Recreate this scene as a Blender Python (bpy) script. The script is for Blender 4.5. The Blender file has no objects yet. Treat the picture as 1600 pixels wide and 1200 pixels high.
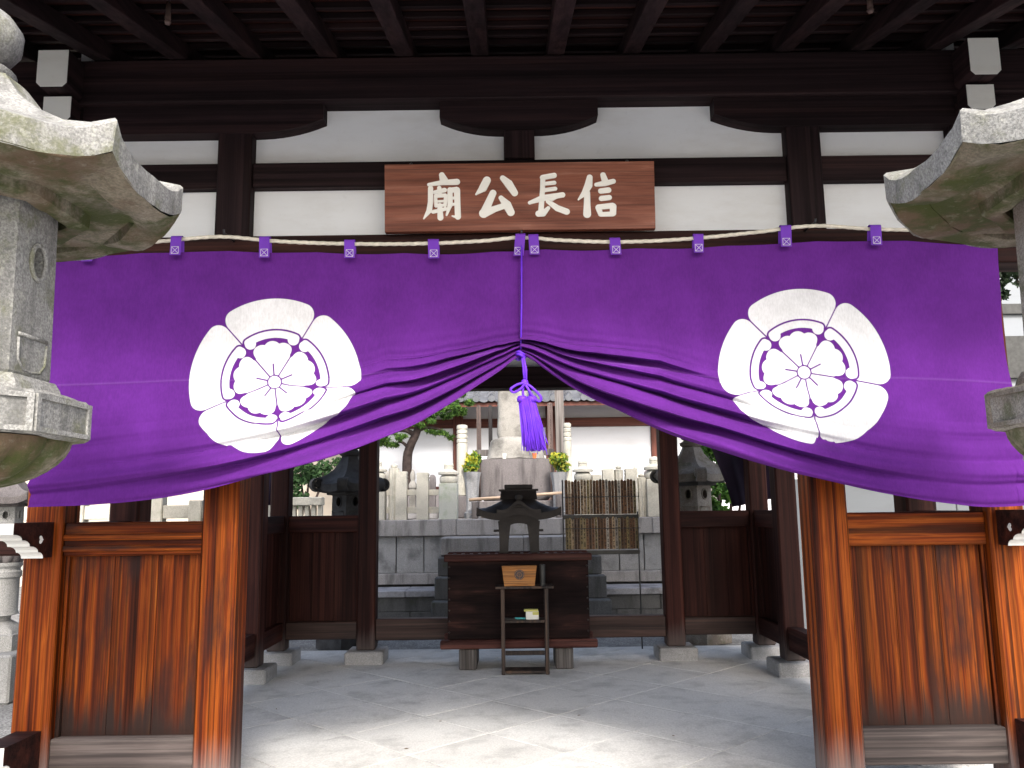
import bpy, bmesh, math, random
import numpy as np
from mathutils import Vector, Matrix, Quaternion, noise as mnoise

random.seed(7)
RNG = np.random.default_rng(7)
SC = bpy.context.scene
COL = SC.collection
PI = math.pi

# ------------------------------------------------------------------ camera
F = 1295.0; PITCH = math.radians(8.6); ROLL = math.radians(0.75); EYE = 1.33
_f = Vector((0, math.cos(PITCH), math.sin(PITCH)))
_r0 = Vector((1, 0, 0)); _u0 = _r0.cross(_f)
_r = _r0*math.cos(ROLL) - _u0*math.sin(ROLL)
_u = _u0*math.cos(ROLL) + _r0*math.sin(ROLL)
CAMP = Vector((0, 0, EYE))
cd = bpy.data.cameras.new('camera'); cam = bpy.data.objects.new('camera', cd); COL.objects.link(cam)
cd.sensor_width = 36; cd.lens = 36*F/1600; cd.clip_start = .05; cd.clip_end = 2000
cam.matrix_world = Matrix((( _r.x, _u.x, -_f.x, CAMP.x), (_r.y, _u.y, -_f.y, CAMP.y), (_r.z, _u.z, -_f.z, CAMP.z), (0, 0, 0, 1)))
SC.camera = cam

# ------------------------------------------------------------------ sky, sun, exposure
SUN_EL = math.radians(41); SUN_AZ = math.radians(11)      # azimuth: degrees to the right of straight behind the camera
sdir = Vector((math.sin(SUN_AZ)*math.cos(SUN_EL), -math.cos(SUN_AZ)*math.cos(SUN_EL), math.sin(SUN_EL)))
W = bpy.data.worlds.new('World'); SC.world = W; W.use_nodes = True
wn = W.node_tree; wn.nodes.clear()
sky = wn.nodes.new('ShaderNodeTexSky'); sky.sky_type = 'NISHITA'; sky.sun_disc = False
sky.sun_elevation = SUN_EL; sky.sun_rotation = math.atan2(sdir.x, sdir.y)
sky.air_density = 1.0; sky.dust_density = 4.0; sky.ozone_density = 1.0
bg = wn.nodes.new('ShaderNodeBackground'); bg.inputs[1].default_value = .15
wo = wn.nodes.new('ShaderNodeOutputWorld')
hs = wn.nodes.new('ShaderNodeHueSaturation'); hs.inputs['Saturation'].default_value = .8
wn.links.new(sky.outputs[0], hs.inputs['Color']); wn.links.new(hs.outputs[0], bg.inputs[0]); wn.links.new(bg.outputs[0], wo.inputs[0])
sl = bpy.data.lights.new('sun', 'SUN'); sl.energy = 1.3; sl.angle = math.radians(10); sl.color = (1, .975, .945)
so = bpy.data.objects.new('sun', sl); COL.objects.link(so)
so.rotation_euler = (-sdir).to_track_quat('-Z', 'Y').to_euler(); so.location = (2, -6, 12)
vs = SC.view_settings; vs.view_transform = 'Standard'; vs.look = 'None'; vs.gamma = 1; vs.use_curve_mapping = False
vs.exposure = 1.65

def at(px, py, Y):
    d = _f + _r*((px-800)/F) + _u*((600-py)/F)
    return CAMP + d*(Y/d.y)

# ------------------------------------------------------------------ helpers
ABS = {}
def _loc(o, world, parent):
    world = Vector(world); ABS[o.name] = world
    if parent is not None:
        o.parent = parent; o.location = world - ABS[parent.name]
    else: o.location = world
def thing(name, label, cat, loc=(0, 0, 0), group=None, kind=None):
    o = bpy.data.objects.new(name, None); COL.objects.link(o); o.empty_display_size = .1
    _loc(o, loc, None); return tag(o, label, cat, group, kind)
def tag(o, label=None, cat=None, group=None, kind=None):
    if label: o['label'] = label
    if cat: o['category'] = cat
    if group: o['group'] = group
    if kind: o['kind'] = kind
    return o
def mesh_obj(name, verts, faces, mat, parent=None, origin=None, smooth=False, bevel=0, weld=False):
    """one mesh object; verts in world space, origin = world origin of the object"""
    if origin is None:
        n = len(verts); a = np.array(verts, dtype=float); origin = (a.min(0)+a.max(0))/2
    ox, oy, oz = origin
    me = bpy.data.meshes.new(name)
    me.from_pydata([(v[0]-ox, v[1]-oy, v[2]-oz) for v in verts], [], faces)
    if bevel or weld:
        bm = bmesh.new(); bm.from_mesh(me)
        if weld: bmesh.ops.remove_doubles(bm, verts=bm.verts, dist=1e-5)
        if bevel: bmesh.ops.bevel(bm, geom=bm.edges[:], offset=bevel, segments=1, affect='EDGES', profile=.5)
        bm.to_mesh(me); bm.free()
    if smooth: me.polygons.foreach_set('use_smooth', [True]*len(me.polygons))
    me.update()
    if mat: me.materials.append(mat)
    o = bpy.data.objects.new(name, me); COL.objects.link(o)
    _loc(o, origin, parent)
    return o
BOXF = [(0,3,2,1),(4,5,6,7),(0,1,5,4),(1,2,6,5),(2,3,7,6),(3,0,4,7)]
def boxv(x0, x1, y0, y1, z0, z1):
    return [(x0,y0,z0),(x1,y0,z0),(x1,y1,z0),(x0,y1,z0),(x0,y0,z1),(x1,y0,z1),(x1,y1,z1),(x0,y1,z1)]
def box(name, x0, x1, y0, y1, z0, z1, mat, parent=None, bevel=.004):
    return mesh_obj(name, boxv(x0,x1,y0,y1,z0,z1), BOXF, mat, parent, bevel=bevel)
class MB:
    def __init__(s): s.v = []; s.f = []
    def add(s, v, f):
        k = len(s.v); s.v += [tuple(p) for p in v]; s.f += [tuple(i+k for i in q) for q in f]; return s
    def box(s, *a): return s.add(boxv(*a), BOXF)
    def tube(s, pts, rad, n=8, cap=True, twist=None):
        pts = [Vector(p) for p in pts]; m = len(pts)
        if not hasattr(rad, '__len__'): rad = [rad]*m
        v = []; up = None
        for i, p in enumerate(pts):
            t = (pts[min(i+1, m-1)]-pts[max(i-1, 0)]).normalized()
            if up is None:
                up = t.orthogonal().normalized()
            up = (up - t*up.dot(t)).normalized(); w = t.cross(up)
            for k in range(n):
                a = 2*PI*k/n; r = rad[i]
                if twist: r *= twist(a, i)
                v.append(p + up*(math.cos(a)*r) + w*(math.sin(a)*r))
        f = [(i*n+k, i*n+(k+1) % n, (i+1)*n+(k+1) % n, (i+1)*n+k) for i in range(m-1) for k in range(n)]
        if cap: f += [tuple(range(n-1, -1, -1)), tuple((m-1)*n+k for k in range(n))]
        return s.add(v, f)
    def rings(s, rings, closed=True, cap=True):
        """rings: list of equal-length loops of points"""
        n = len(rings[0]); v = [p for r in rings for p in r]
        f = [(i*n+k, i*n+(k+1) % n, (i+1)*n+(k+1) % n, (i+1)*n+k) for i in range(len(rings)-1) for k in range(n)]
        if cap: f += [tuple(range(n-1, -1, -1)), tuple((len(rings)-1)*n+k for k in range(n))]
        return s.add(v, f)
    def prism(s, poly, a, b, axis='y'):
        """poly of (u,w) extruded from a to b along axis"""
        n = len(poly)
        mk = {'y': lambda u, w, t: (u, t, w), 'x': lambda u, w, t: (t, u, w), 'z': lambda u, w, t: (u, w, t)}[axis]
        v = [mk(u, w, a) for u, w in poly] + [mk(u, w, b) for u, w in poly]
        f = [(k, (k+1) % n, n+(k+1) % n, n+k) for k in range(n)] + [tuple(range(n-1, -1, -1)), tuple(range(n, 2*n))]
        return s.add(v, f)
    def build(s, name, mat, parent=None, origin=None, smooth=False, bevel=0, autosmooth=None):
        o = mesh_obj(name, s.v, s.f, mat, parent, origin, smooth, bevel)
        if autosmooth:
            bm = bmesh.new(); bm.from_mesh(o.data); bmesh.ops.recalc_face_normals(bm, faces=bm.faces)
            for e in bm.edges:
                e.smooth = len(e.link_faces) == 2 and e.calc_face_angle(0) < autosmooth
            for q in bm.faces: q.smooth = True
            bm.to_mesh(o.data); bm.free()
        return o
def lathe_ring(cx, cy, z, r, n=24, ph=0):
    return [(cx+r*math.cos(2*PI*k/n+ph), cy+r*math.sin(2*PI*k/n+ph), z) for k in range(n)]
def hex_ring(cx, cy, z, R, lift=0, seg=12, rot=0, round_=0, pw=2.0, sides=6):
    """regular polygon loop, first vertex at angle rot; lift raises the corners"""
    out = []; st = 2*PI/sides; ca = math.cos(st/2)
    for i in range(sides*seg):
        th = st*i/seg
        d = (th % st) - st/2
        cf = abs(d)/(st/2)
        r = R*((1-round_)*ca/math.cos(d) + round_*(1+ca)/2)
        out.append((cx+r*math.cos(th+rot), cy+r*math.sin(th+rot), z+lift*cf**pw))
    return out
def ssmooth(a, b, x):
    t = np.clip((x-a)/(b-a), 0, 1); return t*t*(3-2*t)

# ------------------------------------------------------------------ materials
def newmat(name):
    m = bpy.data.materials.new(name); m.use_nodes = True
    nt = m.node_tree; b = nt.nodes['Principled BSDF']; return m, nt, b
def nd(nt, t, ins=None, **props):
    n = nt.nodes.new(t)
    for k, v in props.items(): setattr(n, k, v)
    for k, v in (ins or {}).items():
        if isinstance(v, bpy.types.NodeSocket): nt.links.new(v, n.inputs[k])
        else: n.inputs[k].default_value = v
    return n
def c4(c): return (c[0], c[1], c[2], 1)
def ramp(nt, fac, stops, interp='LINEAR'):
    r = nt.nodes.new('ShaderNodeValToRGB'); r.color_ramp.interpolation = interp
    el = r.color_ramp.elements
    el[0].position = stops[0][0]; el[0].color = c4(stops[0][1])
    el[1].position = stops[-1][0]; el[1].color = c4(stops[-1][1])
    for p, c in stops[1:-1]:
        e = el.new(p); e.color = c4(c)
    nt.links.new(fac, r.inputs[0]); return r
def mixc(nt, fac, a, b, mode='MIX'):
    n = nt.nodes.new('ShaderNodeMix'); n.data_type = 'RGBA'; n.blend_type = mode
    for sock, v in ((n.inputs[0], fac), (n.inputs[6], a), (n.inputs[7], b)):
        if isinstance(v, bpy.types.NodeSocket): nt.links.new(v, sock)
        elif isinstance(v, (int, float)): sock.default_value = v
        else: sock.default_value = c4(v)
    return n.outputs[2]
def mth(nt, op, a, b=None, c=None, clamp=False):
    n = nt.nodes.new('ShaderNodeMath'); n.operation = op; n.use_clamp = clamp
    for i, v in enumerate((a, b, c)):
        if v is None: continue
        if isinstance(v, bpy.types.NodeSocket): nt.links.new(v, n.inputs[i])
        else: n.inputs[i].default_value = v
    return n.outputs[0]
def mrange(nt, v, a, b, c=0, d=1):
    n = nd(nt, 'ShaderNodeMapRange', {0: v, 1: a, 2: b, 3: c, 4: d}); n.interpolation_type = 'SMOOTHSTEP'; return n.outputs[0]
def objcoord(nt, scale, rnd=40.):
    tc = nd(nt, 'ShaderNodeTexCoord'); oi = nd(nt, 'ShaderNodeObjectInfo')
    k = mth(nt, 'MULTIPLY', oi.outputs['Random'], rnd)
    cx = nd(nt, 'ShaderNodeCombineXYZ', {0: k, 1: mth(nt, 'MULTIPLY', k, 1.7), 2: mth(nt, 'MULTIPLY', k, .6)})
    ad = nd(nt, 'ShaderNodeVectorMath', {0: tc.outputs['Object'], 1: cx.outputs[0]}, operation='ADD')
    mp = nd(nt, 'ShaderNodeVectorMath', {0: ad.outputs[0], 1: scale}, operation='MULTIPLY')
    return ad.outputs[0], mp.outputs[0]
def bump(nt, b, h, strength=.3, dist=.01):
    n = nd(nt, 'ShaderNodeBump', {'Strength': strength, 'Distance': dist, 'Height': h}); nt.links.new(n.outputs[0], b.inputs['Normal']); return n

def wood(name, axis, stops, across=16., along=.55, rough=.5, weather=None, fine=.35, bmp=.25, dark=.0, spec=.35, jag=1.0):
    m, nt, b = newmat(name)
    sc = [across]*3; sc['xyz'.index(axis)] = along
    raw, co = objcoord(nt, tuple(sc))
    wob = nd(nt, 'ShaderNodeTexNoise', {'Vector': raw, 'Scale': 2.2, 'Detail': 2})
    off = nd(nt, 'ShaderNodeVectorMath', {0: wob.outputs['Color'], 1: (.45, .45, .45)}, operation='MULTIPLY')
    co2 = nd(nt, 'ShaderNodeVectorMath', {0: co, 1: off.outputs[0]}, operation='ADD').outputs[0]
    n1 = nd(nt, 'ShaderNodeTexNoise', {'Vector': co2, 'Scale': 1.0, 'Detail': 7, 'Roughness': .62})
    r = ramp(nt, n1.outputs[0], stops)
    s2 = [across*7]*3; s2['xyz'.index(axis)] = along*1.6
    _, co3 = objcoord(nt, tuple(s2))
    n2 = nd(nt, 'ShaderNodeTexNoise', {'Vector': co3, 'Scale': 1.0, 'Detail': 4, 'Roughness': .6})
    g = mrange(nt, n2.outputs[0], .35, .62, 1-fine, 1.0)
    colr = mixc(nt, 1.0, r.outputs[0], nd(nt, 'ShaderNodeCombineColor', {0: g, 1: g, 2: g}).outputs[0], 'MULTIPLY')
    # sharper mid-scale streaks, tone differing from board to board
    s4 = [across*2.7]*3; s4['xyz'.index(axis)] = along*.7
    _, co4 = objcoord(nt, tuple(s4))
    n4 = nd(nt, 'ShaderNodeTexNoise', {'Vector': co4, 'Scale': 1.0, 'Detail': 5, 'Roughness': .55})
    g4 = mrange(nt, n4.outputs[0], .38, .50, 1-fine*1.3, 1.0)
    tone = mth(nt, 'MULTIPLY_ADD', nd(nt, 'ShaderNodeObjectInfo').outputs['Random'], .4, .78)
    g4 = mth(nt, 'MULTIPLY', g4, tone)
    colr = mixc(nt, 1.0, colr, nd(nt, 'ShaderNodeCombineColor', {0: g4, 1: g4, 2: g4}).outputs[0], 'MULTIPLY')
    # large stains drawn out along the grain
    s3 = [4.5]*3; s3['xyz'.index(axis)] = 1.0
    _, co5 = objcoord(nt, tuple(s3))
    n3 = nd(nt, 'ShaderNodeTexNoise', {'Vector': co5, 'Scale': 1.0, 'Detail': 6, 'Roughness': .6})
    if dark: colr = mixc(nt, mrange(nt, n3.outputs[0], .50, .66, 0, dark), colr, (.018, .009, .008))
    if weather:
        z0, z1, wc, amt = weather
        geo = nd(nt, 'ShaderNodeNewGeometry'); sp = nd(nt, 'ShaderNodeSeparateXYZ', {0: geo.outputs['Position']})
        zz = mth(nt, 'ADD', sp.outputs[2], mth(nt, 'MULTIPLY', mth(nt, 'SUBTRACT', n2.outputs[0], .5), -.55*jag*(z1-z0)))
        zz = mth(nt, 'ADD', zz, mth(nt, 'MULTIPLY', mth(nt, 'SUBTRACT', n1.outputs[0], .5), -1.6*jag*(z1-z0)))
        colr = mixc(nt, mrange(nt, zz, z0, z1, amt, 0), colr, wc)
    nt.links.new(colr, b.inputs['Base Color'])
    b.inputs['Specular IOR Level'].default_value = spec
    nt.links.new(mrange(nt, n1.outputs[0], .3, .7, rough+.12, rough-.08), b.inputs['Roughness'])
    bump(nt, b, n2.outputs[0], bmp, .004)
    return m
ORANGE = [(0.3, (0.0147, 0.0046, 0.0028)), (0.4, (0.0637, 0.0111, 0.0028)), (0.47, (0.1476, 0.0261, 0.0035)), (0.53, (0.2415, 0.0562, 0.0063)), (0.58, (0.1342, 0.0236, 0.0035)), (0.64, (0.2012, 0.0432, 0.0057)), (0.72, (0.3689, 0.1242, 0.0212))]
BROWN = [(.3, (.03, .011, .008)), (.45, (.085, .026, .012)), (.55, (.15, .048, .018)), (.66, (.10, .03, .012)), (.76, (.24, .085, .03))]
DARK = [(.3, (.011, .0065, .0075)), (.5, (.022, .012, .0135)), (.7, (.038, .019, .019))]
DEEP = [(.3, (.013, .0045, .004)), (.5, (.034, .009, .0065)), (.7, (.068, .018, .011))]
WP = (.05, .9)
M = {}
M['panel'] = wood('panel_wood', 'z', ORANGE, 17, .22, .45, weather=(.37, .56, (.022, .014, .012), .95), dark=.8, jag=2.2, fine=.5, spec=.10)
M['post'] = wood('post_wood', 'z', ORANGE, 19, .2, .5, weather=(.12, .40, (.15, .13, .125), .85), dark=.8, fine=.5, spec=.10)
M['rail'] = wood('rail_wood', 'x', ORANGE, 15, .4, .5, dark=.9, fine=.5, spec=.10)
M['sill'] = wood('sill_wood', 'x', [(.3, (.035, .027, .024)), (.5, (.085, .066, .06)), (.7, (.17, .14, .125))], 14, .5, .75)
M['dark_x'] = wood('dark_wood_across', 'x', DARK, 14, .4, .7, spec=.12)
M['dark_y'] = wood('dark_wood_inward', 'y', DARK, 14, .4, .7, spec=.12)
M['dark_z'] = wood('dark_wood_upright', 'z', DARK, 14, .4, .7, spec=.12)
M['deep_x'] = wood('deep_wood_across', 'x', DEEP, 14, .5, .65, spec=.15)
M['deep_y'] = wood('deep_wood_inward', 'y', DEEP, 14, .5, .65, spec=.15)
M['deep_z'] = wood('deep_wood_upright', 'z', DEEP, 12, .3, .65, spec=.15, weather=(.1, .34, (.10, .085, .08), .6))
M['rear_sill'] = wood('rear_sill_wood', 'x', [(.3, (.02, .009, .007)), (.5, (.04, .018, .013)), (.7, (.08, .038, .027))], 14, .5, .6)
M['sign'] = wood('sign_wood', 'x', [(.3, (.13, .036, .018)), (.48, (.20, .058, .030)), (.6, (.25, .078, .042)), (.72, (.36, .15, .10))], 22, 1.6, .55, fine=.2, dark=0)
M['offer'] = wood('offering_box_wood', 'x', [(.3, (.006, .003, .003)), (.5, (.014, .006, .0055)), (.62, (.03, .011, .009)), (.75, (.09, .036, .026))], 10, 1.6, .7, spec=.12)
M['offer_rail'] = wood('offering_box_rail_wood', 'x', [(.3, (.03, .012, .011)), (.5, (.07, .025, .02)), (.7, (.13, .055, .042))], 13, .7, .65, spec=.15)
M['grey_wood'] = wood('grey_weathered_wood', 'z', [(.3, (.085, .073, .066)), (.5, (.14, .125, .115)), (.7, (.22, .20, .19))], 20, .8, .8)
M['stand'] = wood('stand_wood', 'z', [(.3, (.016, .011, .010)), (.5, (.035, .024, .020)), (.72, (.11, .06, .035))], 14, .6, .6)
M['kiri'] = wood('golden_box_wood', 'x', [(.3, (.42, .15, .025)), (.5, (.52, .20, .035)), (.7, (.60, .25, .05))], 30, 2, .45)
M['redwood'] = wood('red_timber', 'z', [(.3, (.085, .022, .014)), (.5, (.13, .034, .02)), (.7, (.18, .05, .03))], 12, .4, .6)
M['redwood_x'] = wood('red_timber_across', 'x', [(.3, (.085, .022, .014)), (.5, (.13, .034, .02)), (.7, (.18, .05, .03))], 12, .4, .6)
M['pole'] = wood('pale_pole_wood', 'x', [(.3, (.38, .25, .17)), (.5, (.52, .38, .27)), (.7, (.62, .47, .35))], 18, .8, .6)

def plain(name, col, rough=.6, var=.12, scale=6., spec=.3, metal=0, bmp=0., fine=0):
    m, nt, b = newmat(name)
    raw, co = objcoord(nt, (scale,)*3)
    n1 = nd(nt, 'ShaderNodeTexNoise', {'Vector': co, 'Scale': 1.0, 'Detail': 6, 'Roughness': .6})
    lo = tuple(c*(1-var) for c in col); hi = tuple(min(1, c*(1+var)) for c in col)
    r = ramp(nt, n1.outputs[0], [(.3, lo), (.7, hi)])
    nt.links.new(r.outputs[0], b.inputs['Base Color']); b.inputs['Roughness'].default_value = rough
    b.inputs['Specular IOR Level'].default_value = spec; b.inputs['Metallic'].default_value = metal
    if bmp:
        n2 = nd(nt, 'ShaderNodeTexNoise', {'Vector': raw, 'Scale': fine or 60., 'Detail': 5})
        bump(nt, b, n2.outputs[0], bmp, .006)
    return m
def plaster(name, col, stain=.25):
    m, nt, b = newmat(name)
    raw, co = objcoord(nt, (1.6, 1.6, 5.))
    n1 = nd(nt, 'ShaderNodeTexNoise', {'Vector': co, 'Scale': 1.0, 'Detail': 7, 'Roughness': .65})
    n2 = nd(nt, 'ShaderNodeTexNoise', {'Vector': raw, 'Scale': 34., 'Detail': 3})
    c = mixc(nt, mrange(nt, n1.outputs[0], .42, .8, 0, stain), col, (col[0]*.70, col[1]*.655, col[2]*.60))
    c = mixc(nt, mrange(nt, n2.outputs[0], .62, .8, 0, .25), c, tuple(v*.75 for v in col))
    nt.links.new(c, b.inputs['Base Color']); b.inputs['Roughness'].default_value = .85; b.inputs['Specular IOR Level'].default_value = .15
    bump(nt, b, n1.outputs[0], .15, .01)
    return m
def granite(name, base, speck=.35, moss=0., mosscol=(.05, .065, .018), stain=.35, grain=170., streak=False, brown=0., lich=0., vary=.16, warm=False):
    m, nt, b = newmat(name)
    raw, co = objcoord(nt, (1, 1, 1))
    ng = nd(nt, 'ShaderNodeTexNoise', {'Vector': raw, 'Scale': grain, 'Detail': 3, 'Roughness': .7})
    nv = nd(nt, 'ShaderNodeTexVoronoi', {'Vector': raw, 'Scale': grain*.8})
    s = mrange(nt, ng.outputs[0], .36, .64, 1-speck, 1+speck*.55)
    cc = nd(nt, 'ShaderNodeCombineColor', {0: s, 1: s, 2: s}).outputs[0]
    c = mixc(nt, 1.0, base, cc, 'MULTIPLY')
    tn = mth(nt, 'MULTIPLY_ADD', nd(nt, 'ShaderNodeObjectInfo').outputs['Random'], vary, 1-vary*.5)
    c = mixc(nt, 1.0, c, nd(nt, 'ShaderNodeCombineColor', {0: tn, 1: tn, 2: mth(nt, 'MULTIPLY', tn, tn) if warm else tn}).outputs[0], 'MULTIPLY')
    c = mixc(nt, mrange(nt, nv.outputs['Color'], .70, .9, 0, speck), c, tuple(v*.3 for v in base))
    nl = nd(nt, 'ShaderNodeTexNoise', {'Vector': nd(nt, 'ShaderNodeVectorMath', {0: raw, 1: (9, 9, 1.3) if streak else (4, 4, 4)}, operation='MULTIPLY').outputs[0], 'Scale': 1.0, 'Detail': 6, 'Roughness': .6})
    c = mixc(nt, mrange(nt, nl.outputs[0], .45, .70, 0, stain), c, tuple(v*.32 for v in base))
    nm = nd(nt, 'ShaderNodeTexNoise', {'Vector': raw, 'Scale': 5.3, 'Detail': 7, 'Roughness': .68})
    if brown:
        nb = nd(nt, 'ShaderNodeTexNoise', {'Vector': raw, 'Scale': 3.1, 'Detail': 6, 'Roughness': .6})
        c = mixc(nt, mrange(nt, nb.outputs[0], .38, .6, 0, brown), c, (.095, .062, .037))
    if moss:
        c = mixc(nt, mrange(nt, nm.outputs[0], .60-.2*moss, .80-.2*moss, 0, min(1, .6+moss*.3)), c, mosscol)
    if lich:
        n5 = nd(nt, 'ShaderNodeTexNoise', {'Vector': raw, 'Scale': 26., 'Detail': 5, 'Roughness': .7})
        c = mixc(nt, mrange(nt, n5.outputs[0], .56, .68, 0, lich), c, (.50, .50, .42))
    nt.links.new(c, b.inputs['Base Color']); b.inputs['Roughness'].default_value = .85; b.inputs['Specular IOR Level'].default_value = .2
    h = mth(nt, 'ADD', mth(nt, 'MULTIPLY', ng.outputs[0], .35), nm.outputs[0])
    bump(nt, b, h, .55, .012)
    return m
M['plaster'] = plaster('white_plaster', (.775, .79, .815), .5)
M['temple_plaster'] = plaster('temple_wall_plaster', (.66, .67, .69), .3)
M['white_paint'] = plaster('white_end_paint', (.72, .72, .69), .55)
M['granite'] = granite('lantern_granite', (.255, .252, .238), .34, .5, (.105, .11, .045), .75, grain=135., lich=.28, streak=True, vary=.05)
M['granite_mossy'] = granite('mossy_granite_underside', (.22, .195, .15), .25, 1.0, (.040, .054, .012), .6, grain=120., brown=.9, lich=.12)
M['granite_dark'] = granite('weathered_dark_granite', (.24, .22, .20), .35, .5, (.06, .07, .03), .6, brown=.5, lich=.2)
M['pale_stone'] = granite('pale_fence_stone', (.50, .475, .405), .2, .2, (.27, .27, .19), .4)
M['green_stone'] = granite('green_stained_stone', (.46, .47, .42), .14, .6, (.26, .31, .20), .3)
M['mid_stone'] = granite('grey_coping_stone', (.34, .325, .315), .25, .15, (.15, .16, .11), .75, streak=True)
M['dark_stone'] = granite('dark_plinth_stone', (.11, .11, .11), .3, .3, (.06, .07, .045), .6, streak=True)
M['ledge_stone'] = granite('pale_ledge_stone', (.33, .33, .35), .25, .1, (.12, .12, .10), .75)
M['slab_stone'] = granite('upright_slab_stone', (.32, .32, .32), .3, .12, (.14, .14, .11), .75)
M['mauve_stone'] = granite('mauve_pedestal_stone', (.175, .158, .156), .3, .1, (.12, .11, .1), .75, streak=True)
M['rock'] = granite('monument_rock', (.31, .295, .265), .25, .45, (.15, .135, .115), .85)
M['floor'] = granite('floor_slab_stone', (.55, .54, .515), .13, .0, stain=.40, grain=90., vary=.10)
M['curb'] = granite('curb_stone', (.33, .33, .32), .3, .1, (.2, .2, .15), .3)
M['foot'] = granite('footing_stone', (.34, .335, .33), .25, .1, (.15, .15, .13), .5)
M['gravel'] = granite('gravel_ground', (.235, .23, .22), .5, .15, (.05, .06, .025), .6, grain=60.)
M['bronze'] = plain('dark_bronze', (.026, .021, .019), .5, .5, 8, .3, 0, .3)
M['iron'] = plain('shaded_lantern_stone', (.045, .043, .043), .7, .5, 9, .3, 0, .5, 80)  # near-black colour stands in for shade on the rear lanterns
M['cord'] = plain('purple_cord', (.11, .022, .50), .6, .15, 30)
M['rope'] = plain('white_rope', (.55, .51, .43), .8, .2, 40)
M['hook'] = plain('hook_metal', (.05, .05, .055), .45, .3, 20, .5, .8)
M['tile'] = plain('roof_tile_grey', (.075, .08, .09), .5, .45, 5, .45, 0, .25, 40)
M['beige'] = plaster('beige_house_plaster', (.50, .44, .36), .3)
M['greywall'] = plaster('grey_panel_wall', (.24, .255, .27), .35)
M['greyslab'] = plaster('grey_wall_slab', (.13, .14, .15), .35)
M['bark'] = plain('tree_bark', (.04, .03, .027), .9, .5, 14, .1, 0, .8, 30)
M['orange_cup'] = plain('orange_cup', (.65, .17, .06), .4, .1)
M['white_card'] = plain('white_card', (.78, .77, .70), .6, .06)
M['yellow_card'] = plain('yellow_card', (.55, .52, .15), .6, .1)
M['teal'] = plain('teal_plastic', (.06, .36, .38), .35, .1)
M['black_metal'] = plain('dark_canister', (.05, .05, .048), .4, .3, 12, .5, .5)
M['knob'] = plain('dull_knob', (.12, .08, .07), .5, .2)  # one dull brown-pink tone over the whole knob
M['roof'] = plain('roof_covering', (.10, .105, .11), .6, .3, 4)
M['stitch'] = plain('white_stitching', (.50, .45, .53), .8, .1)
M['wire'] = plain('rack_wire', (.07, .07, .07), .4, .2, 20, .5, .6)

def foliage_mat(name, cols, trans=.35):
    m, nt, b = newmat(name)
    g = nd(nt, 'ShaderNodeNewGeometry')
    r = ramp(nt, g.outputs['Random Per Island'], [(i/(len(cols)-1), c) for i, c in enumerate(cols)])
    nt.links.new(r.outputs[0], b.inputs['Base Color']); b.inputs['Roughness'].default_value = .55
    b.inputs['Specular IOR Level'].default_value = .25
    tr = nd(nt, 'ShaderNodeBsdfTranslucent', {0: r.outputs[0]})
    mx = nd(nt, 'ShaderNodeMixShader', {0: trans, 1: b.outputs[0], 2: tr.outputs[0]})
    nt.links.new(mx.outputs[0], nt.nodes['Material Output'].inputs[0])
    return m
M['pine'] = foliage_mat('pine_needles', [(.025, .06, .02), (.055, .12, .025), (.10, .20, .035), (.15, .27, .045)])
M['maple'] = foliage_mat('maple_leaves', [(.04, .11, .02), (.07, .17, .03), (.12, .24, .04)])
M['shrub'] = foliage_mat('shrub_leaves', [(.02, .05, .02), (.04, .09, .03), (.06, .12, .04)])
M['flower'] = foliage_mat('offering_leaves', [(.04, .12, .03), (.10, .22, .04), (.34, .40, .04), (.55, .46, .05), (.12, .22, .06)])
M['vine'] = foliage_mat('vine_leaves', [(.012, .02, .012), (.03, .05, .025)])

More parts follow.
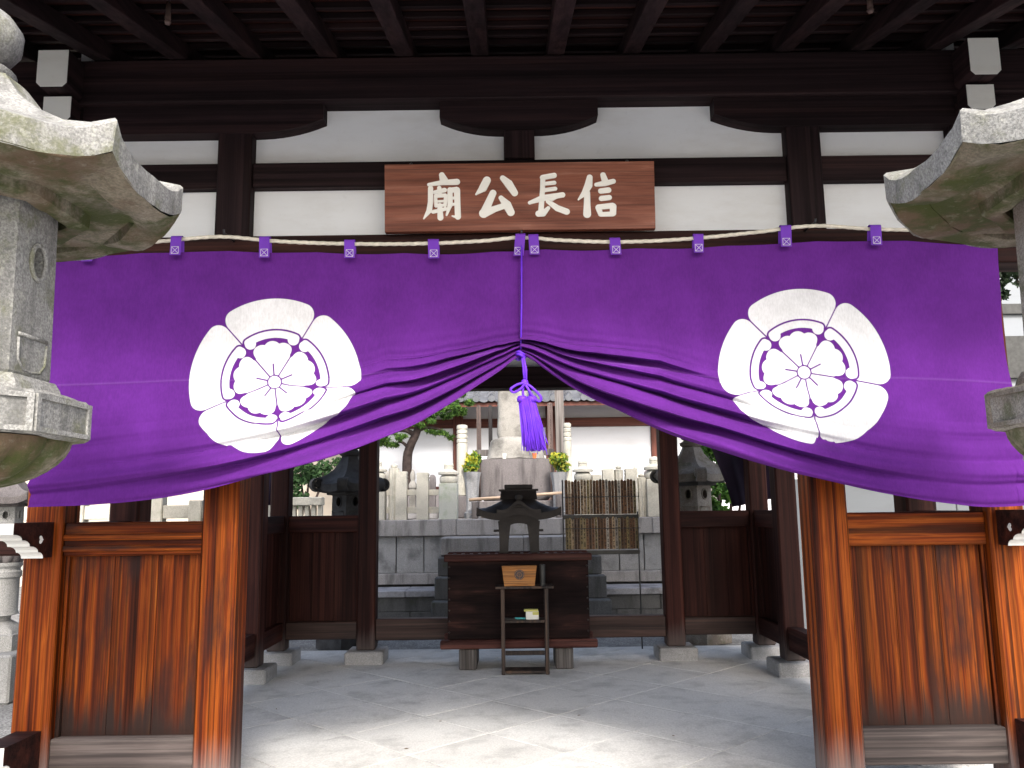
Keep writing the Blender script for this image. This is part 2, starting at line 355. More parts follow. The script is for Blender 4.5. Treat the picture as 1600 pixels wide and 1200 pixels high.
def cloth_mat(name, purple, attr):
    m, nt, b = newmat(name)
    raw, co = objcoord(nt, (1, 1, 1), 0)
    at_ = nd(nt, 'ShaderNodeAttribute', attribute_name=attr)
    k = mrange(nt, at_.outputs['Fac'], -.0016, .0016, 1, 0)
    n1 = nd(nt, 'ShaderNodeTexNoise', {'Vector': raw, 'Scale': 2.0, 'Detail': 5})
    pc = mixc(nt, mrange(nt, n1.outputs[0], .35, .7, 0, .45), purple, tuple(v*.78 for v in purple))
    c = mixc(nt, k, pc, (.60, .60, .61))
    nf = nd(nt, 'ShaderNodeTexNoise', {'Vector': nd(nt, 'ShaderNodeVectorMath', {0: raw, 1: (150, 60, 45)}, operation='MULTIPLY').outputs[0], 'Scale': 1., 'Detail': 5, 'Roughness': .7})
    nb_ = nd(nt, 'ShaderNodeTexNoise', {'Vector': raw, 'Scale': 5.5, 'Detail': 6, 'Roughness': .65})
    fv = mth(nt, 'MULTIPLY', mrange(nt, nf.outputs[0], .3, .7, .90, 1.07), mrange(nt, nb_.outputs[0], .3, .7, .90, 1.08))
    c = mixc(nt, 1.0, c, nd(nt, 'ShaderNodeCombineColor', {0: fv, 1: fv, 2: fv}).outputs[0], 'MULTIPLY')
    sm = nd(nt, 'ShaderNodeAttribute', attribute_name='seam')
    c = mixc(nt, mth(nt, 'MULTIPLY', sm.outputs['Fac'], .06), c, (.55, .35, .7))
    nt.links.new(c, b.inputs['Base Color']); b.inputs['Roughness'].default_value = .8
    b.inputs['Specular IOR Level'].default_value = .06
    b.inputs['Sheen Weight'].default_value = .03; b.inputs['Sheen Roughness'].default_value = .4
    b.inputs['Sheen Tint'].default_value = (.8, .6, 1, 1)
    wv = nd(nt, 'ShaderNodeTexNoise', {'Vector': nd(nt, 'ShaderNodeVectorMath', {0: raw, 1: (500, 1, 90)}, operation='MULTIPLY').outputs[0], 'Scale': 1., 'Detail': 2})
    n2 = nd(nt, 'ShaderNodeTexNoise', {'Vector': raw, 'Scale': 9., 'Detail': 4})
    bump(nt, b, mth(nt, 'ADD', mth(nt, 'MULTIPLY', wv.outputs[0], .08), n2.outputs[0]), .12, .01)
    tr = nd(nt, 'ShaderNodeBsdfTranslucent', {0: c})
    mx = nd(nt, 'ShaderNodeMixShader', {0: .12, 1: b.outputs[0], 2: tr.outputs[0]})
    nt.links.new(mx.outputs[0], nt.nodes['Material Output'].inputs[0])
    return m
PURPLE = (.100, .0185, .190)
M['curtain'] = cloth_mat('purple_curtain_cloth', PURPLE, 'crest')
M['purple'] = plain('purple_cloth', (.13, .03, .36), .75, .12, 8)
M['shaded_cloth'] = plain('shaded_purple_cloth', (.014, .007, .022), .8, .2, 6)  # purple curtain cloth with its backlit darkness put into the colour

# ------------------------------------------------------------------ the setting
XC = .05; XI = 1.38; XO = 2.18; PW = .083; YF = 3.883; YR = 7.69; YA = 4.66; YB = 6.92
gz = -.03
gr = mesh_obj('ground', [(-300, -300, gz), (300, -300, gz), (300, 300, gz), (-300, 300, gz)], [(0, 1, 2, 3)], M['gravel'])
tag(gr, 'gravelly earth ground around the hall and the stone terrace', 'ground', kind='structure')
fl = box('hall_floor', -2.95, 3.05, -1.6, 8.4, -.08, -.012, M['floor'], None, 0)
tag(fl, 'pale grey stone floor of diagonally laid slabs under the hall', 'floor', kind='structure')
S = .61; G = .0016
def slab_mesh(poly, name):
    c = sum((Vector(p) for p in poly), Vector((0, 0)))/len(poly)
    ins = []
    for p in poly:
        d = Vector(p)-c; ins.append(c + d*(1-G/d.length*1.4))
    mb = MB(); n = len(poly)
    t = [(p.x, p.y, 0) for p in ins]; q = [(c.x+(p.x-c.x)*.985, c.y+(p.y-c.y)*.985, .002) for p in ins]
    bt = [(p.x, p.y, -.03) for p in ins]
    mb.rings([bt, t, q]); return mb
def clip_poly(poly, x0, x1, y0, y1):
    def cl(P, f, inter):
        out = []
        for i in range(len(P)):
            a, b = P[i], P[(i+1) % len(P)]
            fa, fb = f(a), f(b)
            if fa >= 0: out.append(a)
            if (fa >= 0) != (fb >= 0):
                t = fa/(fa-fb); out.append((a[0]+(b[0]-a[0])*t, a[1]+(b[1]-a[1])*t))
        return out
    for f in (lambda p: p[0]-x0, lambda p: x1-p[0], lambda p: p[1]-y0, lambda p: y1-p[1]):
        if not poly: return poly
        poly = cl(poly, f, None)
    return poly
r2 = math.sqrt(.5)
u0 = 3.585; v0 = 4.43
for i in range(-12, 14):
    for j in range(-16, 14):
        cs = []
        for (du, dv) in ((0, 0), (1, 0), (1, 1), (0, 1)):
            u = u0+(i+du)*S; v = v0+(j+dv)*S
            cs.append(((u-v)*r2, (u+v)*r2))
        p = clip_poly(cs, -2.7, 2.8, 1.2, 8.3)
        if len(p) < 3: continue
        ar = abs(sum(p[k][0]*p[(k+1) % len(p)][1]-p[(k+1) % len(p)][0]*p[k][1] for k in range(len(p))))/2
        if ar < .02: continue
        dz = random.uniform(-.0015, .0015)
        mb = slab_mesh(p, 'paving_slab'); mb.v = [(a, b, c+dz) for a, b, c in mb.v]
        mb.build('paving_slab', M['floor'], fl)
# curb stones along both sides of the floor
for sx in (-1, 1):
    xa = XC+sx*2.76; y = 1.2; k = 0
    while y < 8.2:
        L = random.uniform(.8, 1.05)
        box('curb_stone', min(xa, xa+sx*.2), max(xa, xa+sx*.2), y+.004, min(y+L, 8.3)-.004, -.07, .004, M['curb'], fl, .006); y += L

# ------------------------------------------------------------------ the hall
hall = thing('memorial_hall', 'open wooden gate hall with dark timbers, white plaster and orange-brown door panels', 'building', (XC, YF, 0))
def hb(name, x0, x1, y0, y1, z0, z1, m, bev=.004, parent=None): return box(name, x0, x1, y0, y1, z0, z1, M[m], parent or hall, bev)
PZ = .11
def post(x, y, m='post', z1=3.2):
    p = hb('post', x-PW, x+PW, y-PW, y+PW, PZ, z1, m, .012)
    hb('footing_stone', x-.17, x+.17, y-.17, y+.17, -.02, PZ, 'foot', .012)
    return p
YFF = YF-PW
for s in (-1, 1):
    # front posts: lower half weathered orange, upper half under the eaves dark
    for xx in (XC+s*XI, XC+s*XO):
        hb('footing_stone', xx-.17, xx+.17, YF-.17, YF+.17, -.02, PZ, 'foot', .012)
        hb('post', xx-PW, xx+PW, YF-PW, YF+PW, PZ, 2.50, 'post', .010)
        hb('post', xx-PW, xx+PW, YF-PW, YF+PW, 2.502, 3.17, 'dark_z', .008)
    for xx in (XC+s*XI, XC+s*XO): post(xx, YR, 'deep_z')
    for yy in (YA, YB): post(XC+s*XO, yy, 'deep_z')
def wing(x0, x1, y0, y1, ax, kind, outer):
    """waist-high panel between two posts: rail, boards, sill. ax = long axis"""
    a0, a1 = (x0, x1) if ax == 'x' else (y0, y1)
    def pc(name, t0, t1, d0, d1, z0, z1, m, bev=.004):
        if ax == 'x': return hb(name, t0, t1, y0+d0, y0+d1, z0, z1, m, bev)
        return hb(name, x0+d0, x0+d1, t0, t1, z0, z1, m, bev)
    sx = '_x' if ax == 'x' else '_y'
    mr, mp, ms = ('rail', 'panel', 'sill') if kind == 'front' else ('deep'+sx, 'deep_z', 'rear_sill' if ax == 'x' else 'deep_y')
    pc('rail', a0, a1, .03, .135, 1.145, 1.295, mr, .006)
    if kind == 'front' and outer < 0:
        for zz in (1.165, 1.215): pc('rail_moulding', a0+.001, a1-.001, .016, .034, zz, zz+.028, mr, .004)
    n = 3; w = (a1-a0-.036)/n
    for k in range(n):
        pc('board', a0+.018+k*w+.0008, a0+.018+(k+1)*w-.0008, .075, .10, .355, 1.15, mp, .0015)
    pc('stile', a0, a0+.018, .055, .12, .355, 1.145, mp if kind == 'front' else 'deep_z', .002)
    pc('stile', a1-.018, a1, .055, .12, .355, 1.145, mp if kind == 'front' else 'deep_z', .002)
    pc('sill', a0, a1, .02, .145, .205, .358, ms, .006)
for s in (-1, 1):
    xa, xb = sorted((XC+s*(XI+PW), XC+s*(XO-PW)))
    wing(xa, xb, YF-PW, 0, 'x', 'front', s)
    wing(xa, xb, YR-PW, 0, 'x', 'rear', s)
    for (y0, y1) in ((YF+PW, YA-PW), (YB+PW, YR-PW)):
        wing(XC+s*XO-PW, 0, y0, y1, 'y', 'side', s)
# rear threshold, rear and side lintels, upper walls
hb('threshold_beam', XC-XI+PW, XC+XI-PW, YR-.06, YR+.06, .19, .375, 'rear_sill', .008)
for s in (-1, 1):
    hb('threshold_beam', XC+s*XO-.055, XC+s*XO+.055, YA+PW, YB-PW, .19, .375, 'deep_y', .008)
    hb('lintel', XC+s*XO-.06, XC+s*XO+.06, YF+PW, YR-PW, 2.44, 2.62, 'dark_y')
    hb('upper_wall', XC+s*XO-.02, XC+s*XO+.02, YF+PW, YR-PW, 2.622, 3.5, 'plaster', 0)
hb('lintel', XC-XO-.2, XC+XO+.2, YR-.095, YR+.095, 2.44, 2.64, 'dark_x')
hb('upper_wall', XC-XO+PW, XC+XO-PW, YR-.02, YR+.02, 2.642, 3.5, 'plaster', 0)
# front facade
hb('lintel', XC-XO-.32, XC+XO+.32, YFF-.022, YFF+.15, 2.45, 2.628, 'deep_x', .006)
xs = [XC-XO, XC-XI, XC, XC+XI, XC+XO]
for (a, b) in ((0, 1), (1, 3), (3, 4)):
    hb('tie_beam', xs[a]+PW, xs[b]-PW, YFF+.022, YFF+.14, 2.885, 3.012, 'dark_x', .005)
hb('strut', XC-.075, XC+.075, YFF+.004, YFF+.13, 3.0125, 3.17, 'dark_z', .005)
for (x0, x1, za, zb) in ((xs[0]+PW, xs[1]-PW, 2.63, 2.884), (xs[1]+PW, xs[3]-PW, 2.63, 2.884), (xs[3]+PW, xs[4]-PW, 2.63, 2.884),
                         (xs[0]+PW, xs[1]-PW, 3.0135, 3.2), (xs[1]+PW, xs[2]-.075, 3.0135, 3.31), (xs[2]+.075, xs[3]-PW, 3.0135, 3.31), (xs[3]+PW, xs[4]-PW, 3.0135, 3.2)):
    hb('plaster_panel', x0, x1, YFF+.07, YFF+.10, za, zb, 'plaster', 0)
def bracket(x, hw, arm, arm2=None):
    """boat-shaped bracket arm under the eaves beam"""
    pts = []
    def side(sg, L):
        q = []
        for k in range(9):
            t = k/8; q.append((x+sg*(hw+(L-hw)*t), 3.152+(.068*t**2.2 if L < .6 else 0)))
        q.append((x+sg*L, 3.2975)); return q
    r_ = side(1, arm); l_ = side(-1, arm2 or arm)
    poly = r_ + l_[::-1]
    MB().prism(poly, YFF-.012, YFF+.14, 'y').build('bracket_arm', M['dark_x'], hall)
bracket(XC, .075, .385); bracket(xs[1], PW, .43, .74); bracket(xs[3], PW, .74, .43)
for s in (-1, 1):
    x0, x1 = sorted((XC+s*(XI+.742), XC+s*(XO+.55)))
    hb('bracket_beam', x0, x1, YFF-.012, YFF+.14, 3.152, 3.2975, 'dark_x')
hb('eaves_beam', XC-XO-.75, XC+XO+.75, YFF-.045, YFF+.17, 3.298, 3.52, 'dark_x', .006)
# white-ended arms reaching forward at the outer posts
for s in (-1, 1):
    x = XC+s*XO
    for (z0, z1, y0, hw) in ((3.305, 3.49, YFF-.19, .072), (3.165, 3.288, YFF-.13, .066)):
        poly = [(x-hw+.02, z0), (x+hw-.02, z0), (x+hw, z0+.02), (x+hw, z1), (x-hw, z1), (x-hw, z0+.02)]
        a = MB().prism(poly, y0, YFF-.05, 'y').build('bracket_nose', M['dark_y'], hall)
        MB().prism([(u+(x-u)*.02, w+(z0/2+z1/2-w)*.02) for u, w in poly], y0-.004, y0-.0005, 'y').build('painted_end', M['white_paint'], a)
# carved beam noses at the outer posts (rail height and sill height)
def nose(x, z0, z1, hw, reach):
    h = z1-z0; yb = YFF-.001
    prof = [(yb, z1), (yb-reach, z1), (yb-reach, z1-.30*h)]
    y = yb-reach; z = z1-.30*h; st = [(.22, .16), (.20, .18), (.22, .18), (.14, .18)]
    for dy, dz in st:
        for k in range(1, 5):
            t = k/4*PI/2
            prof.append((y+reach*dy*math.sin(t), z-h*dz*(1-math.cos(t))))
        y += reach*dy; z -= h*dz
    prof.append((yb, z0))
    n = MB().prism(prof, x-hw, x+hw, 'x').build('beam_nose', M['deep_x'], hall)
    # white paint on the stepped front: a thin skin just proud of it
    mb = MB(); fr = prof[1:-1]
    v = [(x-hw+.002, a-.003, b-.002) for a, b in fr] + [(x+hw-.002, a-.003, b-.002) for a, b in fr]
    k = len(fr)
    v += [(p[0], p[1]+.002, p[2]+.001) for p in v]
    f = [(i, i+1, k+i+1, k+i) for i in range(k-1)]
    f += [(2*k+i, 2*k+k+i, 2*k+k+i+1, 2*k+i+1) for i in range(k-1)]
    mb.add(v, f).build('painted_end', M['white_paint'], n)
    return n
def inome(x, y, z, sg, parent):
    mb = MB(); pts = []
    for k in range(28):
        t = 2*PI*k/28
        hx = .016*math.sin(t)**3; hz = .001*(13*math.cos(t)-5*math.cos(2*t)-2*math.cos(3*t)-math.cos(4*t))
        pts.append((y-hz, z+hx*1.1+.0))
    a, b = sorted((x, x+sg*.003))
    mb.prism(pts, a, b, 'x').build('boar_eye_mark', M['white_paint'], parent)
for s in (-1, 1):
    x = XC+s*XO
    n = nose(x, 1.145, 1.30, .05, .30)
    inome(x-s*.0505, YFF-.10, 1.225, -s, n)
    nose(x, .17, .40, .055, .26)
    # sideways end of the rail
    xa, xb = sorted((x+s*(PW), x+s*(PW+.16)))
    hb('rail_end', xa, xb, YFF+.03, YFF+.13, 1.15, 1.29, 'deep_x', .01)
# roof: rafters, battens, boards, covering
SL = math.tan(math.radians(14.8)); YE = 2.45; ZW = 3.535; YRG = 5.8; YE2 = 8.7; ZR = ZW+(YRG-YFF)*SL
def roofz(y): return ZW+(min(y, 2*YRG-y)-YFF)*SL
def slope_piece(name, x0, x1, y0, y1, zo, th, m):
    v = [(x, y, roofz(y)+zo+t) for t in (0, th) for (x, y) in ((x0, y0), (x1, y0), (x1, y1), (x0, y1))]
    return mesh_obj(name, v, BOXF, M[m], hall, bevel=.003)
RX = 3.25; nraf = 18
for k in range(nraf):
    x = XC-3.145+.37*k
    slope_piece('rafter', x-.042, x+.042, YE, YRG-.001, 0, .085, 'dark_y')
    slope_piece('rafter', x-.042, x+.042, YRG+.001, YE2, 0, .085, 'dark_y')
y = YE+.05
while y < YFF+.35:
    slope_piece('roof_batten', XC-RX, XC+RX, y, y+.035, .086, .03, 'dark_x'); y += .135
y = YE-.02
while y < YFF+.4:
    slope_piece('roof_board', XC-RX-.03, XC+RX+.03, y+.002, y+.198, .1165, .018, 'deep_x'); y += .2
slope_piece('roof_board', XC-RX-.03, XC+RX+.03, y, YRG-.001, .1165, .018, 'deep_x')
slope_piece('roof_board', XC-RX-.03, XC+RX+.03, YRG+.001, YE2, .1165, .018, 'deep_x')
slope_piece('eaves_fascia', XC-RX-.06, XC+RX+.06, YE-.07, YE-.021, .0, .16, 'dark_x')
for (a, b) in ((YE-.1, YRG-.001), (YRG+.001, YE2+.1)):
    slope_piece('roof_covering', XC-RX-.1, XC+RX+.1, a, b, .165, .12, 'roof')
for s in (-1, 1):
    x = XC+s*XO
    v = [(x+d, yy, zz) for d in (-.02, .02) for (yy, zz) in ((YF, 3.5), (YR, 3.5), (YR, roofz(YR)+.08), (YRG, ZR+.08), (YF, roofz(YF)+.08))]
    mesh_obj('gable_wall', v, [(0, 1, 2, 3, 4), (9, 8, 7, 6, 5)]+[(i, 5+i, 5+(i+1) % 5, (i+1) % 5) for i in range(5)], M['plaster'], hall)  # unseen gable ends, added to keep side light out of the hall
for px, py in ((262, 33), (1360, 15)):
    p = at(px, py, 3.25)
    k = MB().rings([lathe_ring(p.x, p.y, p.z+dz, r, 12) for dz, r in ((-.016, .004), (-.014, .010), (-.003, .015), (.003, .009), (.009, .013), (.02, .012), (.09, .009))])
    k.build('porcelain_knob', M['knob'], hall, smooth=True)

# ------------------------------------------------------------------ name board
STROKES_A = [  # crop coordinates, (x, y, radius)
 [(735,250,28),(757,310,42)], [(588,362,18),(740,338,26),(905,330,32)],
 [(607,405,26),(606,560,27),(590,660,28),(528,752,8)],
 [(655,450,20),(765,425,24)], [(705,400,22),(708,470,22)], [(662,490,16),(668,605,18)], [(672,492,20),(770,484,20)], [(778,490,18),(770,600,18)],
 [(672,556,13),(770,550,13)], [(675,602,15),(770,596,15)], [(635,674,20),(775,640,18)], [(710,600,24),(716,740,30)],
 [(826,420,26),(828,590,26),(785,712,10)], [(830,425,26),(900,418,28)], [(905,425,32),(910,600,30),(914,730,30)], [(912,738,16),(850,722,8)],
 [(835,518,15),(895,512,15)], [(838,590,15),(895,584,15)],
 [(1245,312,40),(1200,400,40),(1122,472,10)], [(1425,285,28),(1490,350,42),(1558,455,34)],
 [(1313,458,34),(1262,570,38),(1212,680,42)], [(1205,690,46),(1330,640,32),(1445,600,30)], [(1402,512,24),(1468,592,44),(1512,678,38)]]
STROKES_B = [
 [(268,262,24),(262,400,24),(240,650,26)], [(265,265,26),(390,242,26)], [(275,335,18),(390,322,20)], [(280,405,20),(400,388,20)],
 [(122,542,18),(260,492,30),(478,456,26)], [(215,662,30),(265,660,30),(322,600,18)], [(318,528,20),(420,602,30),(520,640,30)], [(410,480,18),(360,512,14)],
 [(775,262,28),(760,350,38),(720,430,30),(648,508,8)], [(745,430,28),(742,560,32),(740,665,38)],
 [(920,235,26),(940,300,32)], [(845,342,20),(940,328,28),(1030,305,24)], [(892,412,26),(975,402,28)], [(898,494,26),(982,484,26)],
 [(862,595,28),(885,665,24)], [(862,590,26),(1015,572,28)], [(1022,582,32),(1020,655,30)], [(890,668,22),(1015,664,24)]]
def stroke_sdf(X, Z, strokes):
    d = np.full(X.shape, 9.)
    for st in strokes:
        for (xa, za, ra), (xb, zb, rb) in zip(st[:-1], st[1:]):
            dx, dz = xb-xa, zb-za; L2 = dx*dx+dz*dz+1e-12
            t = np.clip(((X-xa)*dx+(Z-za)*dz)/L2, 0, 1)
            d = np.minimum(d, np.hypot(X-xa-t*dx, Z-za-t*dz)-(ra+(rb-ra)*t))
    return d
YS = 3.735
pk = at(812, 309, YS)
board = thing('name_board', 'reddish brown wooden name board with four white carved characters above the curtain', 'sign', (pk.x, YS, 2.63))
px2m = (at(1022, 308, YS)-at(602, 308, YS)).length/420
SW = 420*px2m; SH = 106*px2m
lean = math.radians(5)
def board_pt(u, w, d=0):   # u across, w up from board centre, d towards the viewer
    return (pk.x+u, YS-math.sin(lean)*w-d, pk.z+math.cos(lean)*w)
def conv(strokes, ox, oy, k):
    out = []
    for st in strokes:
        out.append([((ox+x/k-812)*px2m, -((oy+y/k)-(308-(ox+x/k-812)*.0155))*px2m, r/k*px2m*1.14) for x, y, r in st])
    return out
ST = conv(STROKES_A, 590, 240, 1600/220) + conv(STROKES_B, 810, 240, 1600/230)
nu, nw = 520, 140
uu = np.linspace(-SW/2, SW/2, nu+1); ww = np.linspace(-SH/2, SH/2, nw+1)
UU, WW = np.meshgrid(uu, ww)
sd = stroke_sdf(UU, WW, ST)
dep = -.003*ssmooth(.0015, -.0035, sd)
V = [board_pt(u, w, .018+d) for u, w, d in zip(UU.ravel(), WW.ravel(), dep.ravel())]
Fq = [(j*(nu+1)+i, j*(nu+1)+i+1, (j+1)*(nu+1)+i+1, (j+1)*(nu+1)+i) for j in range(nw) for i in range(nu)]
nb = len(V)
V += [board_pt(u, w, -.018) for u, w in ((-SW/2, -SH/2), (SW/2, -SH/2), (SW/2, SH/2), (-SW/2, SH/2))]
bl, br_, tl, tr_ = 0, nu, nw*(nu+1), nw*(nu+1)+nu
Fq += [(nb+1, nb, nb+3, nb+2)]
Fq += [tuple([nb, nb+1]+list(range(br_, bl-1, -1)))]
Fq += [tuple([nb+2, nb+3]+list(range(tl, tr_+1)))]
Fq += [tuple([nb+3, nb]+[j*(nu+1) for j in range(nw+1)])]
Fq += [tuple([nb+1, nb+2]+[j*(nu+1)+nu for j in range(nw, -1, -1)])]
def sign_mat():
    m = M['sign']; nt = m.node_tree; b = nt.nodes['Principled BSDF']
    src = b.inputs['Base Color'].links[0].from_socket
    a = nd(nt, 'ShaderNodeAttribute', attribute_name='lettering')
    k = mrange(nt, a.outputs['Fac'], -.0008, .0008, 1, 0)
    nt.links.new(mixc(nt, k, src, (.74, .72, .67)), b.inputs['Base Color'])
sign_mat()
bo = mesh_obj('board', V, Fq, M['sign'], board)
at_ = bo.data.attributes.new('lettering', 'FLOAT', 'POINT')
at_.data.foreach_set('value', np.concatenate([sd.ravel(), np.full(4, 1.)]).astype(np.float32))
for u in (-.52, .52):
    p = Vector(board_pt(u, SH/2-.01, -.02))
    MB().tube([p, p+Vector((0, .05, .05))], .008, 8).build('hanging_bracket', M['hook'], board)

# ------------------------------------------------------------------ purple curtain
YC = 3.655
def crest_sdf(P, Q, R, rot):
    """five-petal flower crest; P right, Q up, from its centre. Negative inside the white."""
    r = np.hypot(P, Q)/R; th = np.arctan2(P, Q) - rot
    a5 = 2*PI/5; f = (th+a5/2) % a5 - a5/2; g = np.abs(f)
    x = r*np.sin(g); y = r*np.cos(g)
    wedge = x*math.cos(a5/2) - y*math.sin(a5/2)     # negative inside the 72-degree sector
    def smax(a, b, k):
        h = np.clip(k-np.abs(a-b), 0, None)/k; return np.maximum(a, b)+h*h*k*.25
    def rint(a, b, k):                                # rounded intersection
        return np.minimum(np.maximum(a, b), -k) + np.hypot(np.maximum(a+k, 0), np.maximum(b+k, 0))
    disc = np.hypot(x, y-.12)-.88
    petal = rint(r-1, wedge+.008, .15)
    petal = np.maximum(petal, wedge+.008)
    aa = math.radians(29.5); ra = .573
    ang = np.arctan2(x, y)
    arc = np.where(ang < aa, np.abs(r-ra), np.hypot(x-ra*math.sin(aa), y-ra*math.cos(aa)))-.043
    ka = math.radians(27.8); kr = .545
    knob = np.hypot(x-kr*math.sin(ka), y-kr*math.cos(ka))-.066
    band = np.minimum(arc, knob)
    outer = np.maximum(np.maximum(petal, .022-band), .56-r)
    i0 = np.hypot(x, y-.388)-.105
    i1 = np.hypot(x-.372*math.sin(math.radians(19.5)), y-.372*math.cos(math.radians(19.5)))-.107
    inn = np.minimum(np.minimum(i0, i1), r-.385)
    inn = rint(inn, wedge+.008, .05); inn = np.maximum(inn, wedge+.008)
    stam = np.hypot(x, y-np.clip(y, .09, .215))-.009
    inn = np.maximum(np.maximum(inn, -stam), .088-r)
    cen = r-.072
    return np.minimum(np.minimum(outer, band), np.minimum(inn, cen))*R
def curve_from_px(pts, Y):
    w = [at(px, py, Y) for px, py in pts]
    return np.array([p.x for p in w]), np.array([p.z for p in w])
TOP = [(40,403),(90,401),(200,396),(280,392),(440,393),(600,395),(680,395),(760,393),(815,391),(880,391),(960,389),(1090,386),(1225,379),(1365,375),(1480,378),(1570,383),(1640,385)]
HEML = [(30,794),(47,793),(150,789),(300,771),(400,747),(450,734),(520,713),(600,684),(650,663),(700,634),(750,600),(785,576),(805,560),(815,554)]
HEMR = [(815,554),(830,562),(850,577),(875,595),(925,625),(975,648),(1038,677),(1115,703),(1224,738),(1297,755),(1380,772),(1470,786),(1530,792),(1593,790),(1620,788)]
tx, tz = curve_from_px(TOP, YC)
def smooth_interp(x, xp, fp):
    # cubic Hermite (monotone-ish) through the points
    xp = np.array(xp); fp = np.array(fp); d = np.gradient(fp, xp)
    i = np.clip(np.searchsorted(xp, x)-1, 0, len(xp)-2)
    h = xp[i+1]-xp[i]; t = np.clip((x-xp[i])/h, 0, 1)
    return (2*t**3-3*t**2+1)*fp[i]+(t**3-2*t**2+t)*h*d[i]+(-2*t**3+3*t**2)*fp[i+1]+(t**3-t**2)*h*d[i+1]
XTIE = at(813, 553, YC).x
def curtain(side, hem, xout, crest_px, lab):
    hx, hz = curve_from_px(hem, YC)
    nx, nm = 520, 262
    a = np.linspace(0, 1, nx+1)                       # 0 outer edge, 1 centre
    x = xout+(XTIE-side*-.000-xout)*a
    zt = smooth_interp(x, tx, tz); zh = smooth_interp(x, hx, hz)
    D = zt-zh
    L = float(D[0])*1.005
    cx = np.interp(a, [0, .3, .52, .72, .85, .95, 1.], [.62, .62, .62, .57, .64, .74, .84])
    m0 = D*cx
    m = np.linspace(0, L, nm+1)
    A_, M_ = np.meshgrid(a, m)
    m0g, Dg, ztg = m0[None, :], D[None, :], zt[None, :]
    w = np.clip((M_-m0g)/(L-m0g), 0, 1)
    comp = np.clip((Dg-m0g)/(L-m0g), .03, 1)
    # soft start of the compression
    drop = np.where(M_ < m0g, M_, m0g+(w)*(Dg-m0g))
    n = 5.2
    ph = 2*PI*(n*w**.78) + .9*np.sin(2.3*A_+side) + .5*np.sin(7*A_+1.3+side*2) + .35*np.sin(17*A_*(1-.4*w)+side)
    lam = (Dg-m0g)/n
    amp = .62*lam*np.sqrt(np.clip(1/comp-1, 0, None))
    amp = np.minimum(amp*1.0, .040) + .017*(1-A_)
    fold = np.abs(np.cos(ph/2+.25*np.sin(ph)))**.8           # round crests, tight valleys
    fi = np.floor((ph+PI)/(2*PI)).astype(int)                 # which fold: each has its own depth and length
    A1 = np.clip(A_+.03*side, 0, 1)
    wts = [.7*ssmooth(.68, .95, A1), .9*ssmooth(.60, .9, A1)+.03, .85*ssmooth(.5, .85, A1)+.07+.22*ssmooth(.3, .1, A1), .9*ssmooth(.30, .75, A1)+.20,
           1.1*ssmooth(-.25, .35, A1)+.1, 1.0*ssmooth(.2, .6, A1)+.35, .8+0*A1, .7+0*A1]
    wt = np.choose(np.clip(fi, 0, 7), wts)
    irr = 1+.28*np.sin(6*A_+2.1*fi+side)+.16*np.sin(15*A_+3.7*fi)
    amp = amp*ssmooth(0, .07, w)*wt*irr
    yy = YC - amp*2.0*fold + amp*.16*np.sin(2.7*ph+7*A_)
    zz = ztg-drop - .85*amp*(fold-.35)*ssmooth(1.0, .95, w)
    # stitched hem
    hemk = np.clip((L-M_)/.022, 0, 1)
    yy += .0035*(1-np.abs(2*hemk-1))*(hemk < 1)
    # broad soft creases and sag from handling
    for kx, km, ph0, am in ((4.3, 9., .3, .0035), (9.7, 4., 1.9, .0025), (2.2, 17., 4.0, .002), (15., 11., 2.2, .0012), (21., 3., .9, .0012)):
        yy += am*np.sin(kx*A_*2.2+km*M_*.8*(1+.3*side)+ph0+side)*np.sin(km*.6*M_+kx*.5*A_+ph0*2)
    # general billow, and pull toward the tie
    yy += .018*np.sin(3.1*A_+.7+side)*np.sin(2.2*M_+.4) + .006*np.sin(11*A_+side)*ssmooth(0, .6, M_)
    yy -= .05*ssmooth(.35, 1.1, M_)*(1-A_)*.8
    # fine wrinkles radiating from the tie above the folds
    u_ = np.clip((M_-m0g*.72)/(m0g*.28+1e-6), 0, 1)*(1-ssmooth(0, .1, w))
    yy -= .004*u_*ssmooth(.45, .95, A_)*np.sin(15*u_**1.5+5*A_)
    # top edge scallops between loops
    zz -= .006*np.abs(np.sin(PI*5.3*A_))*ssmooth(.15, 0, M_)
    X_ = np.broadcast_to(x[None, :], yy.shape) + .004*np.sin(9*M_+side)*(A_ < .02)
    # material-space crest
    c = at(crest_px[0], crest_px[1], YC)
    ac = (c.x-xout)/(XTIE-xout); mc = float(np.interp(ac, a, zt))-c.z
    sdv = crest_sdf(np.broadcast_to(x[None, :], yy.shape)-c.x, -(M_-mc), .385, math.radians(-6.5))
    seam = np.exp(-((M_-mc-.015-.02*side)/.0035)**2)*1.0
    yy -= .002*seam
    verts = np.stack([X_.ravel(), yy.ravel(), zz.ravel()], 1)
    org = np.array([(xout+XTIE)/2, YC, float(zt.mean())])
    idx = np.arange((nx+1)*(nm+1)).reshape(nm+1, nx+1)
    q = np.stack([idx[:-1, :-1], idx[1:, :-1], idx[1:, 1:], idx[:-1, 1:]], -1).reshape(-1, 4)
    if side > 0: q = q[:, ::-1]
    root = thing('crest_curtain', lab, 'curtain', org, 'two halves of the purple entrance curtain')
    me = bpy.data.meshes.new('cloth')
    me.vertices.add(len(verts)); me.vertices.foreach_set('co', (verts-org).astype(np.float32).ravel())
    me.loops.add(q.size); me.loops.foreach_set('vertex_index', q.ravel().astype(np.int32))
    me.polygons.add(len(q)); me.polygons.foreach_set('loop_start', np.arange(0, q.size, 4, dtype=np.int32))
    me.polygons.foreach_set('use_smooth', np.ones(len(q), dtype=bool))
    me.update(calc_edges=True); me.validate()
